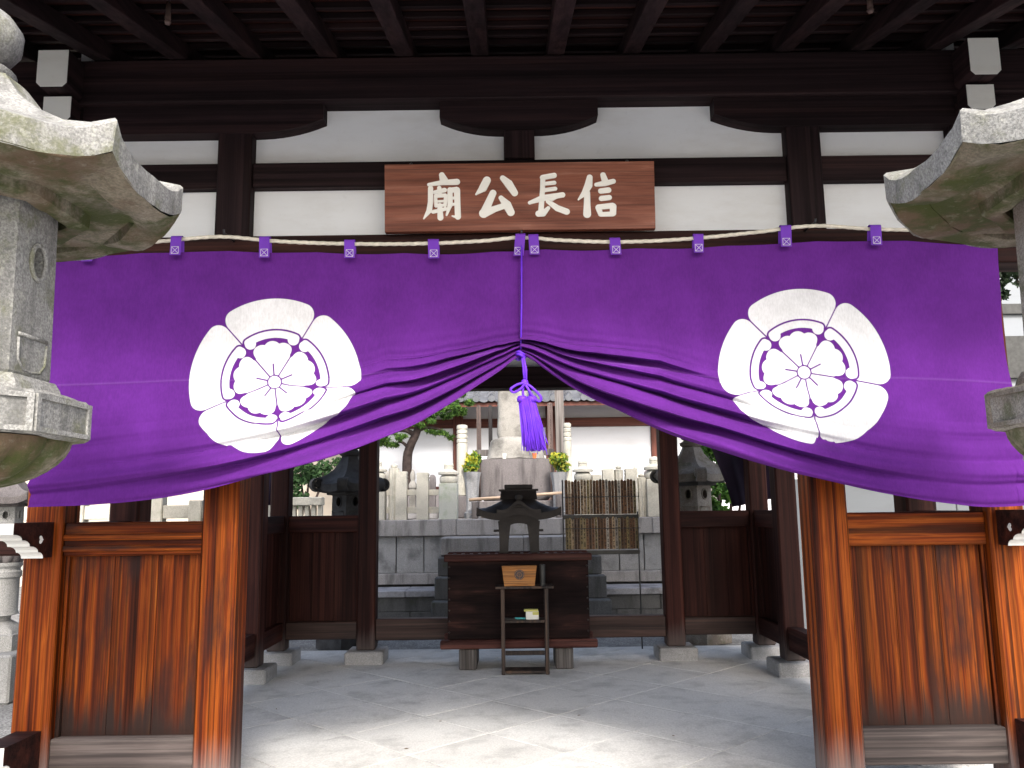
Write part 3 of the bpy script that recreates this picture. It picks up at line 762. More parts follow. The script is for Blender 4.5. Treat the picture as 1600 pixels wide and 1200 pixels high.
    for nm_, vals in (('crest', sdv), ('seam', seam)):
        t = me.attributes.new(nm_, 'FLOAT', 'POINT'); t.data.foreach_set('value', vals.ravel().astype(np.float32))
    me.materials.append(M['curtain'])
    o = bpy.data.objects.new('cloth', me); COL.objects.link(o); _loc(o, org, root)
    return root
curL = curtain(-1, HEML, at(70, 600, YC).x, (429, 597), 'purple cloth curtain half with white flower crest, beside the pale speckled granite lantern')
curR = curtain(1, HEMR, at(1578, 600, YC).x+.01, (1256, 582), 'purple cloth curtain half with white flower crest, beside the dark mossy granite lantern')
# loops that hang each half from the rope
ROPE = [(-80,392),(60,388),(150,383),(240,378),(352,370),(420,376),(550,381),(680,380),(760,376),(815,371),(870,375),(960,378),(1090,372),(1180,363),(1272,353),(1365,358),(1480,360),(1560,362),(1700,366)]
YRP = 3.66
rx, rz = curve_from_px(ROPE, YRP)
def rope_z(x): return float(np.interp(x, rx, rz))
for px, lean_ in ((143, .004), (279, .004), (417, .006), (549, .006), (679, .004), (810, -.010), (835, .004), (961, .002), (1089, -.006), (1225, -.008), (1365, -.008)):
    par = curL if px < 815 else curR
    c = at(px, 395, YRP); x = c.x; hw = random.uniform(.022, .0255); ztop = rope_z(x); zb = float(np.interp(x, tx, tz))-random.uniform(.028, .039)
    mb = MB(); prof = []
    for k in range(7):
        t = PI*k/6; prof.append((YRP-.004+.016*-math.cos(t), ztop+.002+.014*math.sin(t)))
    prof = [(YC-.034, zb), (YC-.026, (zb+ztop)/2)] + [(p[0]-.006, p[1]) for p in prof] + [(YC+.01, (zb+ztop)/2), (YC+.008, zb+.01)]
    v = [(x-hw+lean_*-((z-zb)/.1), y, z) for y, z in prof] + [(x+hw+lean_*-((z-zb)/.1), y, z) for y, z in prof]
    k = len(prof); mb.add(v, [(i, i+1, k+i+1, k+i) for i in range(k-1)])
    lp = mb.build('hanging_loop', M['purple'], par, smooth=True)
    st = MB(); e = .0010; y0 = YC-.0375; zc = zb+.022; h = .016
    def ln(xa, za, xb, zb_):
        dx, dz = xb-xa, zb_-za; l = math.hypot(dx, dz); nx_, nz_ = -dz/l*e, dx/l*e
        o = random.uniform(-.0003, .0003)
        st.add([(xa+nx_, y0+o, za+nz_), (xb+nx_, y0+o, zb_+nz_), (xb-nx_, y0+o, zb_-nz_), (xa-nx_, y0+o, za-nz_)], [(0, 1, 2, 3)])
    for q in (((-h, -h), (h, -h)), ((h, -h), (h, h)), ((h, h), (-h, h)), ((-h, h), (-h, -h)), ((-h, -h), (h, h)), ((-h, h), (h, -h))):
        ln(x+q[0][0], zc+q[0][1], x+q[1][0], zc+q[1][1])
    st.build('cross_stitching', M['stitch'], lp)
# rope
N_ = 900; t_ = np.linspace(rx[0], rx[-1], N_)
rzz = smooth_interp(t_, rx, rz)
rp = MB().tube([(float(a), YRP, float(b)) for a, b in zip(t_, rzz)], .0085, 12, True, twist=lambda a, i: .82+.26*abs(math.cos(1.5*a+i*.42)))
tag(rp.build('twisted_rope', M['rope'], smooth=True), 'twisted white rope strung along the lintel holding up the purple curtain', 'rope')
for px, py in ((352, 368), (815, 369), (1272, 351)):
    p = at(px, py, YRP)
    hk = MB().tube([(p.x, YFF-.02, p.z+.012), (p.x, YRP-.016, p.z+.006), (p.x, YRP-.022, p.z+.022)], .005, 8)
    tag(hk.build('rope_hook', M['hook'], smooth=True), {352: 'small iron hook lifting the rope beneath the post by the broad-faced lantern', 815: 'small iron hook lifting the rope at the middle of the curtain', 1272: 'small iron hook lifting the rope near the mossy darker lantern'}[px], 'hook')

# ------------------------------------------------------------------ cord and tassel
YT = YC-.075
pt = at(814, 553, YT)
tas = thing('curtain_tassel', 'bright purple cord with looped bow and long tassel hanging at the curtain middle', 'tassel', at(835, 702, YT))
up = at(815, 384, YC-.04)
MB().tube([up, at(815, 470, YC-.03), at(814, 548, YT+.02)], .0042, 8).build('cord', M['cord'], tas, smooth=True)
ring = [pt+Vector((.020*math.cos(t), .045*math.sin(t)+.035, .006*math.sin(2*t)+.004)) for t in np.linspace(0, 2*PI, 25)]
for dz in (0, -.011): MB().tube([p+Vector((0, 0, dz)) for p in ring], .0065, 8).build('binding', M['cord'], tas, smooth=True)
kn = at(820, 598, YT)
MB().tube([pt+Vector((.004, 0, -.01)), at(818, 575, YT), kn], .0055, 8).build('cord', M['cord'], tas, smooth=True)
MB().tube([pt+Vector((.010, -.004, -.01)), at(822, 578, YT-.008), kn+Vector((.006, -.006, 0))], .0055, 8).build('cord', M['cord'], tas, smooth=True)
def bez(pts, n=26):
    pts = [Vector(p) for p in pts]; out = []
    m = len(pts)
    for i in range(m-1):
        p0, p1, p2, p3 = pts[max(i-1, 0)], pts[i], pts[i+1], pts[min(i+2, m-1)]
        for k in range(n//(m-1)+1):
            t = k/(n//(m-1)+1)
            out.append(.5*((2*p1)+(p2-p0)*t+(2*p0-5*p1+4*p2-p3)*t*t+(3*p1-p0-3*p2+p3)*t**3))
    return out+[pts[-1]]
for loop in (((820, 598), (808, 601), (798, 608), (803, 613), (814, 607), (820, 599)),
             ((820, 598), (832, 606), (845, 620), (843, 627), (835, 622), (826, 609), (820, 599))):
    MB().tube(bez([at(a, b, YT-.012-.004*(i % 3)) for i, (a, b) in enumerate(loop)]), .0055, 8).build('bow_loop', M['cord'], tas, smooth=True)
for e_ in (((819, 600), (817, 610), (818, 623)), ((822, 600), (827, 612), (829, 624))):
    MB().tube(bez([at(a, b, YT-.008) for a, b in e_]), .0055, 8).build('cord', M['cord'], tas, smooth=True)
MB().rings([lathe_ring(kn.x, YT, kn.z+dz, r, 14) for dz, r in ((-.016, .004), (-.012, .013), (0, .017), (.012, .013), (.016, .004))]).build('knot', M['cord'], tas, smooth=True)
strands = MB()
A0, A1 = at(822, 626, YT), at(835, 701, YT)
heads = MB()
for side_ in (0, 1):
    ha = at(816 if side_ == 0 else 831, 621, YT)
    heads.rings([lathe_ring(ha.x, YT, ha.z+dz, r, 14) for dz, r in ((.008, .004), (.006, .018), (-.006, .024), (-.02, .022))])
heads.build('tassel_head', M['cord'], tas, smooth=True)
for k in range(170):
    a = random.uniform(0, 2*PI); q = math.sqrt(random.random())
    ox, oy = math.cos(a)*q, math.sin(a)*q
    r0, r1 = .036, .047
    s = A0+Vector((ox*r0+.002, oy*.022, .008)); e_ = A1+Vector((ox*r1, oy*.034, random.uniform(-.012, .014)))
    mid = (s+e_)/2+Vector((random.uniform(-.004, .004)+.003, random.uniform(-.004, .004), 0))
    strands.tube([s, mid, e_], .0034, 5)
for k in range(26):
    a = random.uniform(0, 2*PI); s = A0+Vector((math.cos(a)*.034, math.sin(a)*.02, .006)); e_ = A1+Vector((math.cos(a)*random.uniform(.05, .062), math.sin(a)*.04, random.uniform(-.026, .03)))
    mid = (s+e_)/2+Vector((random.uniform(-.012, .012), random.uniform(-.01, .01), random.uniform(-.01, .01)))
    strands.tube(bez([s, mid, e_], 8), .0017, 4)
tag(strands.build('tassel_fringe', M['cord'], tas, smooth=True), kind='stuff')

# ------------------------------------------------------------------ stone lanterns
def stone_lantern(name, lab, cx, cy, s=1.0, z0=0., rim=2.215, Rc=.455, capmat='granite', under='granite_mossy', body='granite', scroll=False, shaft=.085, group=None, Rp=.275, zp=1.54, sides=6, Rf=.195):
    t = thing(name, lab, 'stone lantern', (cx, cy, z0), group)
    rot = PI/sides; ca_ = math.cos(PI/sides); fh = 2*math.sin(PI/sides)/1.0; kf = Rf/.195
    Z = lambda z: z0+z*s
    H = lambda z, R, lift=0, rd=0, pw=2.: hex_ring(cx, cy, Z(z), R*s, lift*s, 12, rot, rd, pw, sides)
    def part(nm, rings, m, auto=.6, parent=None):
        return MB().rings(rings).build(nm, M[m], parent or t, autosmooth=auto)
    part('base', [H(-.02, .33), H(.16, .33), H(.17, .31), H(.20, .30), H(.27, .22, rd=.6), H(.31, .16, rd=1)], body)
    sh = [(.31, .135), (.36, .135), (.38, shaft+.02), (.42, shaft), (.80, shaft), (.82, shaft+.018), (.88, shaft+.018), (.90, shaft), (zp-.20, shaft), (zp-.17, shaft+.02), (zp-.13, shaft+.02)]
    part('shaft', [lathe_ring(cx, cy, Z(z), r*s, 28) for z, r in sh], body, .5)
    # lotus underside with petals
    rg = []
    for k in range(9):
        q = k/8; R = shaft+.02+(Rp*.93-shaft-.02)*math.sin(q*PI/2)**.9; z = zp-.135+.135*(1-math.cos(q*PI/2))**.8
        base = hex_ring(cx, cy, Z(z), R*s, 0, 12, rot, .75*(1-q), sides=sides)
        lo = []
        for i, p in enumerate(base):
            fl_ = abs(math.sin(PI*i/6)); rr = 1-.22*(1-fl_**.55)*(1-q*.75)
            lo.append((cx+(p[0]-cx)*rr, cy+(p[1]-cy)*rr, p[2]))
        rg.append(lo)
    part('lotus_underside', rg, under, 1.0)
    pl = part('platform', [H(zp, Rp*.97), H(zp+.006, Rp), H(zp+.108, Rp), H(zp+.116, Rp*.975), H(zp+.118, Rf*1.1)], body, .4)
    # recessed panels: a raised frame on every face
    ap = ca_*Rp
    for k in range(sides):
        a = rot+PI/sides+k*2*PI/sides; d = Vector((math.cos(a), math.sin(a), 0)); w = Vector((-math.sin(a), math.cos(a), 0))
        c = Vector((cx, cy, Z(zp+.057)))+d*(ap*s)
        fr = MB(); hw = Rp*.5*fh*s*.98; hh = .050*s; tk = .013*s
        for (u0_, u1_, w0_, w1_) in ((-hw, hw, hh-tk, hh), (-hw, hw, -hh, -hh+tk), (-hw, -hw+tk*1.3, -hh+tk, hh-tk), (hw-tk*1.3, hw, -hh+tk, hh-tk)):
            v = [c+w*u+Vector((0, 0, z))+d*e_ for e_ in (-.01*s, .007*s) for (u, z) in ((u0_, w0_), (u1_, w0_), (u1_, w1_), (u0_, w1_))]
            fr.add(v, BOXF)
        fr.build('panel_frame', M[body], pl)
    zf = zp+.118; zt_ = rim+.03
    part('firebox_base', [H(zf, Rf*1.14), H(zf+.03, Rf*1.10), H(zf+.05, Rf*1.05)], body, .4)
    fb = part('firebox', [H(zf+.05, Rf*.985, rd=.1), H(zf+.06, Rf, rd=.1), H(zt_, Rf*.965, rd=.1)], body, .4)
    # round window, carved lower panel on each face
    cut = MB()
    apf = (.9*ca_+.1*(1+ca_)/2)*Rf*.99*s
    for k in range(sides):
        a = rot+PI/sides+k*2*PI/sides; d = Vector((math.cos(a), math.sin(a), 0)); w = Vector((-math.sin(a), math.cos(a), 0))
        c = Vector((cx, cy, Z(zf+.05+(zt_-zf-.05)*.62)))+d*(apf+.001*s)
        rr = .044*s
        MB().tube([c+w*(rr*.8*math.cos(q))+Vector((0, 0, rr*1.15*math.sin(q))) for q in np.linspace(0, 2*PI, 29)], .007*s, 6, False).build('window_rim', M[body], fb, smooth=True)
        n = 20; cut.rings([[c+d*e_+w*(rr*.74*math.cos(2*PI*i/n))+Vector((0, 0, rr*1.08*math.sin(2*PI*i/n))) for i in range(n)] for e_ in (-.11*s, .05*s)])
        c2 = Vector((cx, cy, Z(zf+.115)))+d*(apf+.001*s)
        mb = MB(); hw = Rf*fh*.34*s
        mb.tube([c2+w*u+Vector((0, 0, z*s)) for u, z in ((-hw, .05), (hw, .05))], .006*s, 6)
        mb.tube([c2+w*u+Vector((0, 0, z*s)) for u, z in ((-hw, .04), (-hw*.95, -.02), (-hw*.6, -.045), (0, -.05), (hw*.6, -.045), (hw*.95, -.02), (hw, .04))], .0045*s, 6)
        mb.build('carved_moulding', M[body], fb, smooth=True)
    bm = bmesh.new(); bm.from_mesh(fb.data); bmesh.ops.recalc_face_normals(bm, faces=bm.faces); bm.to_mesh(fb.data); bm.free()
    co_ = cut.build('cutter', M[body], None, autosmooth=.6)
    md = fb.modifiers.new('cut', 'BOOLEAN'); md.operation = 'DIFFERENCE'; md.object = co_; md.solver = 'EXACT'
    bpy.context.view_layer.update()
    nm_ = bpy.data.meshes.new_from_object(fb.evaluated_get(bpy.context.evaluated_depsgraph_get()))
    fb.modifiers.clear(); fb.data = nm_; nm_.polygons.foreach_set('use_smooth', [False]*len(nm_.polygons))
    cm_ = co_.data; bpy.data.objects.remove(co_); bpy.data.meshes.remove(cm_)
    # roof: underside, rim and curved top
    cap_t = .085
    un = part('roof_underside', [H(rim+.03, Rf*.85), H(rim+.02, Rf*1.04), H(rim-.028, Rf*1.06), H(rim-.032, Rf*1.09), H(rim-.03, Rf*1.24), H(rim-.024, Rf*1.28), H(rim+.012, Rf*1.30), H(rim+.034, Rf*1.42, .008), H(rim+.03, Rc*.76, .026), H(rim+.024, Rc*.78, .03), H(rim-.004, Rc*.80, .033), H(rim-.008, Rc*.83, .036), H(rim, Rc*.985, .05, pw=3), H(rim+.003, Rc*.992, .052, pw=3)], under, .5)
    part('roof', [H(rim+.20, Rf*.5), H(rim+.075, Rc*.88, .052, pw=3), H(rim+.001, Rc*.995, .052, pw=3), H(rim+.010, Rc, .055, pw=3), H(rim+cap_t-.006, Rc*1.005, .062, pw=3.5), H(rim+cap_t, Rc*.99, .064, pw=3.5),
                  H(rim+cap_t+.03, Rc*.86, .040, pw=3), H(rim+cap_t+.075, Rc*.68, .025, pw=3), H(rim+cap_t+.135, Rc*.50, .014), H(rim+cap_t+.21, Rc*.35, .006), H(rim+cap_t+.29, Rc*.25)], capmat, .45)
    zt2 = rim+cap_t+.29
    if scroll:
        for k in range(sides):
            a = rot+k*2*PI/sides; d = Vector((math.cos(a), math.sin(a), 0)); w = Vector((-math.sin(a), math.cos(a), 0))
            c = Vector((cx, cy, Z(rim+.085)))+d*(Rc*.98*s)
            pts = []
            for q in np.linspace(0, 2.1*PI, 30):
                rr = .082*s*(1-.09*q)
                pts.append(c+d*(rr*math.sin(q))+Vector((0, 0, -rr*math.cos(q))))
            mb = MB()
            n = len(pts)
            v = []
            for p in pts: v += [p+w*(.05*s), p-w*(.05*s)]
            inn_ = [c+(p-c)*.62 for p in pts]
            for p in inn_: v += [p+w*(.05*s), p-w*(.05*s)]
            f = [(2*i, 2*i+1, 2*i+3, 2*i+2) for i in range(n-1)] + [(2*n+2*i+2, 2*n+2*i+3, 2*n+2*i+1, 2*n+2*i) for i in range(n-1)]
            f += [(2*i, 2*i+2, 2*n+2*i+2, 2*n+2*i) for i in range(n-1)] + [(2*i+3, 2*i+1, 2*n+2*i+1, 2*n+2*i+3) for i in range(n-1)]
            mb.add(v, f)
            mb.rings([[c+w*e_+d*(.03*s*math.cos(q))+Vector((0, 0, .03*s*math.sin(q))) for q in np.linspace(0, 2*PI, 12, endpoint=False)] for e_ in (-.058*s, .058*s)])
            mb.build('roof_scroll', M[capmat], t)
    jw = [(0, .09), (.02, .115), (.045, .118), (.06, .09), (.075, .075), (.09, .10), (.13, .125), (.18, .128), (.22, .10), (.25, .06), (.275, .03), (.295, .004)]
    part('jewel', [lathe_ring(cx, cy, Z(zt2-.004+z), r*s, 24) for z, r in jw], capmat, 1.0)
    return t
def weather_mesh(t, amt, names=('roof', 'roof_underside', 'platform')):
    for ch in t.children:
        if ch.name.split('.')[0] in names:
            me = ch.data
            for v in me.vertices:
                p = v.co*7+Vector((ch.location.x*5, 3, 1))
                n = mnoise.noise_vector(p); n2 = mnoise.noise_vector(v.co*25)
                v.co += n*amt + n2*(amt*.35)
LAN = stone_lantern('stone_lantern', 'pale speckled granite lantern in full light with a smooth upswept roof, beside the carved post', -1.585, 2.28, Rc=.595, Rp=.37, Rf=.262, sides=8, shaft=.10)
LAN2 = stone_lantern('stone_lantern', 'dark mossy granite lantern with shadowed weathered roof edge and brown underside', 1.745, 2.29, rim=2.225, Rc=.595, Rp=.37, Rf=.262, sides=8, shaft=.13, body='granite_dark', capmat='granite', under='granite_mossy')
weather_mesh(LAN, .008); weather_mesh(LAN2, .009)

# ------------------------------------------------------------------ offering box, censer, stand
OY = 7.22
ob = thing('offering_box', 'large dark wooden offering box with studded front standing on two blocks', 'offering box', (XC, OY, 0))
x0, x1 = -.60, .66
def obx(n, a, b, c, d, e, f, m, bev=.005): return box(n, a, b, c, d, e, f, M[m], ob, bev)
obx('front_board', x0+.03, x1-.03, OY, OY+.03, .25, .895, 'offer')
obx('side_board', x0+.03, x0+.06, OY+.031, OY+.42, .25, .895, 'offer')
obx('side_board', x1-.06, x1-.03, OY+.031, OY+.42, .25, .895, 'offer')
obx('back_board', x0+.03, x1-.03, OY+.421, OY+.45, .25, .895, 'offer')
obx('top_rim', x0, x1, OY-.03, OY+.055, .895, .955, 'offer_rail', .008)
obx('top_rim', x0, x1, OY+.40, OY+.48, .895, .955, 'offer_rail', .008)
for k in range(16):
    xx = x0+.05+k*(x1-x0-.13)/15
    obx('top_slat', xx, xx+.03, OY+.057, OY+.398, .905, .945, 'offer_rail', .004)
obx('base_rail', x0-.03, x1+.03, OY-.045, OY+.035, .178, .249, 'offer_rail', .01)
obx('base_rail', x0-.03, x1+.03, OY+.40, OY+.47, .178, .249, 'offer_rail', .01)
obx('bottom_board', x0+.03, x1-.03, OY+.036, OY+.399, .215, .249, 'offer')
for xx in (-.40, .41): obx('support_block', xx-.075, xx+.075, OY-.01, OY+.44, 0.003, .177, 'grey_wood', .01)
for s in (0, 1):
    xx = x0+.044 if s == 0 else x1-.044
    for k in range(7):
        z = .31+k*.09
        MB().rings([[(xx+r*math.cos(q), OY-.0005-d, z+r*math.sin(q)) for q in np.linspace(0, 2*PI, 10, endpoint=False)] for d, r in ((0, .008), (.004, .007), (.006, .003))]).build('stud', M['bronze'], ob, smooth=True)

cz = .958; cyy = 7.47; cxx = .045
ce = thing('bronze_incense_shrine', 'black bronze roofed incense burner on top of the offering box', 'incense burner', (cxx, cyy, cz))
for s in (-1, 1):
    for yy in (-.12, .12):
        q = MB(); rg = []
        for k in range(9):
            t = k/8; z = cz+t*.27; w = .038+.02*t**2; xx = cxx+s*(.135-.01*t)
            rg.append([(xx-w, cyy+yy-.03, z), (xx+w, cyy+yy-.03, z), (xx+w, cyy+yy+.03, z), (xx-w, cyy+yy+.03, z)])
        q.rings(rg).build('leg', M['bronze'], ce, autosmooth=.5)
for yy in (-.155, .115):
    arch = [(cxx-.17, 1.315), (cxx-.17, 1.20)] + [(cxx+.10*-math.cos(t), 1.165+.045*math.sin(t)) for t in np.linspace(0, PI, 12)] + [(cxx+.17, 1.20), (cxx+.17, 1.315)]
    MB().prism(arch, cyy+yy, cyy+yy+.04, 'y').build('arch_panel', M['bronze'], ce)
for s in (-1, 1): box('side_panel', cxx+s*.155-.015, cxx+s*.155+.015, cyy-.11, cyy+.11, 1.20, 1.31, M['bronze'], ce)
# roof with upswept eaves and a gabled front bow
def cens_roof():
    mb = MB(); nx, ny = 28, 14; top = []; bot = []
    for j in range(ny+1):
        for i in range(nx+1):
            u = i/nx*2-1; v = j/ny*2-1
            e = max(abs(u), abs(v)*.98)
            X = cxx+u*.365; Y = cyy+v*.26
            z = 1.29+.21*(1-abs(u))**1.15*(1-.0*abs(v)) if abs(u) > abs(v) else 1.29+.21*(1-abs(v))**1.15
            z = 1.282+.20*(1-e)**.9 + .05*abs(u)**6 + .02*abs(v)**6*abs(u)
            if v < -.2: z += .055*max(0, 1-(u/.42)**2)*((-v-.2)/.8)
            top.append((X, Y, z)); bot.append((X, Y, z-.034-.026*e))
    idx = lambda i, j: j*(nx+1)+i; n = len(top)
    f = [(idx(i, j), idx(i+1, j), idx(i+1, j+1), idx(i, j+1)) for j in range(ny) for i in range(nx)]
    f += [(n+idx(i, j+1), n+idx(i+1, j+1), n+idx(i+1, j), n+idx(i, j)) for j in range(ny) for i in range(nx)]
    for i in range(nx):
        f += [(idx(i+1, 0), idx(i, 0), n+idx(i, 0), n+idx(i+1, 0)), (idx(i, ny), idx(i+1, ny), n+idx(i+1, ny), n+idx(i, ny))]
    for j in range(ny):
        f += [(idx(0, j), idx(0, j+1), n+idx(0, j+1), n+idx(0, j)), (idx(nx, j+1), idx(nx, j), n+idx(nx, j), n+idx(nx, j+1))]
    mb.add(top+bot, f); return mb
gab = []
for k in range(21):
    u = -1+k/10; gab.append((cxx+u*.19, 1.318+.088*math.exp(-(u/.42)**2)+.012*abs(u)**3))
MB().prism(gab+[(a, b-.032) for a, b in gab[::-1]], cyy-.30, cyy-.13, 'y').build('gable_hood', M['bronze'], ce)
MB().prism([(cxx-.10, 1.30), (cxx+.10, 1.30), (cxx+.05, 1.35), (cxx, 1.372), (cxx-.05, 1.35)], cyy-.255, cyy-.24, 'y').build('gable_panel', M['bronze'], ce)
cr_ = cens_roof().build('roof', M['bronze'], ce, autosmooth=.7)
v = [(cxx+sx*a, cyy+sy*b, z) for z, a, b in ((1.415, .165, .11), (1.505, .155, .07)) for sx, sy in ((-1, -1), (1, -1), (1, 1), (-1, 1))]
mesh_obj('upper_roof', v, BOXF, M['bronze'], ce, bevel=.006)
box('ridge', cxx-.125, cxx+.125, cyy-.055, cyy+.055, 1.508, 1.548, M['bronze'], ce, .005)
box('roof_collar', cxx-.175, cxx+.175, cyy-.085, cyy+.085, 1.49, 1.507, M['bronze'], ce, .003)
MB().rings([[(cxx+r*math.cos(q), cyy-.13-d, 1.435+r*math.sin(q)) for q in np.linspace(0, 2*PI, 16, endpoint=False)] for d, r in ((-.05, .034), (.02, .034), (.032, .02))]).build('boss', M['bronze'], ce, autosmooth=.6)
for s in (-1, 1): box('side_handle', cxx+s*.155, cxx+s*.155+s*.06 if s > 0 else cxx-.155, cyy-.05, cyy+.02, 1.135, 1.155, M['bronze'], ce, .004) if s > 0 else box('side_handle', cxx-.225, cxx-.155, cyy-.05, cyy+.02, 1.135, 1.155, M['bronze'], ce, .004)

stx0, stx1, sty = -.115, .275, 6.99
st = thing('narrow_shelf_stand', 'narrow dark wooden shelf stand in front of the offering box', 'shelf', ((stx0+stx1)/2, sty, 0))
for xx in (stx0, stx1-.03):
    for yy in (sty, sty+.15): box('leg', xx, xx+.03, yy, yy+.03, .003, .682, M['stand'], st, .003)
for z, nm in ((.012, 'bottom_rail'), (.41, 'shelf')):
    box(nm, stx0+.031, stx1-.031, sty+.004, sty+.176, z, z+.022, M['stand'], st, .003)
box('back_rail', stx0+.031, stx1-.031, sty+.155, sty+.175, .13, .165, M['stand'], st, .003)
box('top_shelf', stx0-.045, stx1+.045, sty-.012, sty+.19, .683, .703, M['stand'], st, .003)
gb = thing('golden_wooden_box', 'golden orange wooden box printed with a dark round flower crest on the shelf stand', 'box', (.04, sty+.06, .703))
bx0, bx1 = -.105, .185; bz0, bz1 = .7035, .866; bcx = (bx0+bx1)/2
prof = [(bcx-.125, bz0), (bcx-.075, bz0), (bcx-.072, bz0+.012), (bcx-.05, bz0+.020), (bcx-.02, bz0+.022), (bcx, bz0+.026), (bcx+.02, bz0+.022), (bcx+.05, bz0+.020), (bcx+.072, bz0+.012), (bcx+.075, bz0), (bcx+.125, bz0), (bx1, bz1), (bx0, bz1)]
fbx = MB().prism(prof, sty+.02, sty+.032, 'y').build('front_board', M['kiri'], gb)
mesh_obj('body', [(bcx-.118, sty+.0325, bz0), (bcx+.118, sty+.0325, bz0), (bcx+.118, sty+.15, bz0), (bcx-.118, sty+.15, bz0), (bx0+.006, sty+.0325, bz1-.004), (bx1-.006, sty+.0325, bz1-.004), (bx1-.006, sty+.15, bz1-.004), (bx0+.006, sty+.15, bz1-.004)], BOXF, M['kiri'], gb)
# printed crest disc
n = 60; g_ = np.linspace(-.045, .045, n+1); GX, GZ = np.meshgrid(g_, g_)
cs = crest_sdf(GX, GZ, .036, 0.); rr = np.hypot(GX, GZ); cs = np.minimum(cs, np.abs(rr-.041)-.003)
me_v = [(bcx+x_, sty+.0187, bz0+.092+z_) for x_, z_ in zip(GX.ravel(), GZ.ravel())]
me_f = [(j*(n+1)+i, j*(n+1)+i+1, (j+1)*(n+1)+i+1, (j+1)*(n+1)+i) for j in range(n) for i in range(n) if rr[j, i] < .043 and rr[j+1, i+1] < .043]
m_, nt_, b_ = newmat('printed_crest')
ax = nd(nt_, 'ShaderNodeAttribute', attribute_name='crest'); k_ = mrange(nt_, ax.outputs['Fac'], -.0006, .0006, 1, 0)
nt_.links.new(mixc(nt_, k_, (.45, .17, .03), (.03, .02, .02)), b_.inputs['Base Color'])
pc_ = mesh_obj('printed_crest', me_v, me_f, m_, gb)
t_a = pc_.data.attributes.new('crest', 'FLOAT', 'POINT'); t_a.data.foreach_set('value', cs.ravel().astype(np.float32))
cn = MB().rings([lathe_ring(.232, sty+.06, .7035+z, r, 20) for z, r in ((0, .022), (.15, .024), (.168, .026), (.17, .020), (.12, .019))])
tag(cn.build('incense_canister', M['black_metal'], smooth=False), 'slim dark canister standing beside the golden box on the stand', 'canister')
pb = thing('small_card_box', 'small white paper box with yellow label on the middle shelf of the stand', 'box', (.14, sty+.07, .432))
box('carton', .09, .195, sty+.03, sty+.10, .4325, .496, M['white_card'], pb, .002)
box('label', .145, .194, sty+.0275, sty+.0295, .470, .494, M['yellow_card'], pb, 0)
box('lid', .075, .19, sty+.035, sty+.105, .4965, .512, M['yellow_card'], pb, .002)
lt = MB().tube([(.0, sty+.06, .441), (.085, sty+.05, .441)], .0085, 10)
tag(lt.build('teal_lighter', M['teal']), 'small teal lighter lying beside the white card box on the stand', 'lighter')
tr0 = MB().box(-.085, .005, sty+.05, sty+.13, .4325, .440)
tag(tr0.build('flat_tray', M['wire'], bevel=.002), 'small flat grey tray lying on the stand shelf next to the lighter', 'tray')

# ------------------------------------------------------------------ rack of memorial tablets
TY = 8.15
rk = thing('tablet_rack', 'thin metal rack holding two rows of wooden memorial tablets beside the offering box', 'rack', (.9, TY, 0))
ra = at(882, 750, TY); rb = at(995, 750, TY); rc = at(882, 804, TY); rd_ = at(998, 857, TY)
for xx, zt_ in ((ra.x-.02, ra.z), (rd_.x+.005, rc.z+.02)):
    MB().tube([(xx, TY+.03, -.03), (xx, TY+.03, zt_)], .007, 8).build('upright', M['wire'], rk, smooth=True)
for z in (rc.z-.006, rd_.z-.012):
    MB().box(ra.x-.02, rd_.x+.01, TY-.004, TY+.06, z-.04, z).build('tray_bar', M['black_metal'], rk)
for z in ((ra.z+rc.z)/2-.0, (rc.z+rd_.z)/2+.03, ):
    MB().tube([(ra.x-.03, TY-.028, z), (rd_.x+.02, TY-.028, z)], .0035, 6).build('retaining_wire', M['wire'], rk)
def tablet_mat(name, col):
    m = wood(name, 'z', [(.3, tuple(c*.55 for c in col)), (.5, col), (.7, tuple(c*1.25 for c in col))], 26, 1.4, .75)
    nt = m.node_tree; b = nt.nodes['Principled BSDF']; src = b.inputs['Base Color'].links[0].from_socket
    raw, co = objcoord(nt, (40, 1, 62))
    n1 = nd(nt, 'ShaderNodeTexNoise', {'Vector': co, 'Scale': 1.0, 'Detail': 3, 'Roughness': .7})
    sp = nd(nt, 'ShaderNodeSeparateXYZ', {0: nd(nt, 'ShaderNodeTexCoord').outputs['Object']})
    inn = mrange(nt, mth(nt, 'ABSOLUTE', sp.outputs[0]), .005, .009, 1, 0)
    nt.links.new(mixc(nt, mth(nt, 'MULTIPLY', inn, mrange(nt, n1.outputs[0], .47, .53, 0, .8)), src, (.03, .025, .022)), b.inputs['Base Color'])
    return m
TM = [tablet_mat('tablet_wood_'+k, c) for k, c in (('tan', (.46, .33, .20)), ('brown', (.25, .13, .065)), ('grey', (.52, .46, .39)), ('olive', (.38, .29, .14)), ('umber', (.17, .095, .05)))]
def tablets(xa, xb, z0, z1, n, lab, pal):
    w = (xb-xa)/n
    for k in range(n):
        xc = xa+(k+.5)*w; h = z1-z0+random.uniform(-.012, .006); yo = random.uniform(-.006, .006)
        hw = w*random.uniform(.40, .47)
        p = [(xc-hw, z0), (xc+hw, z0), (xc+hw, z0+h-.012), (xc+hw*.5, z0+h-.004), (xc, z0+h), (xc-hw*.5, z0+h-.004), (xc-hw, z0+h-.012)]
        o = MB().prism(p, TY+yo-.012, TY+yo+.006, 'y').build('wooden_tablet', random.choice(pal))
        tag(o, lab, 'memorial tablet', 'wooden memorial tablets in the rack')
tablets(ra.x, at(993, 750, TY).x, rc.z, ra.z, 23, 'slim wooden memorial tablet in the upper row of the metal rack', TM)
tablets(ra.x, rd_.x, rd_.z, rc.z-.03, 25, 'slim wooden memorial tablet in the lower row of the metal rack', TM)

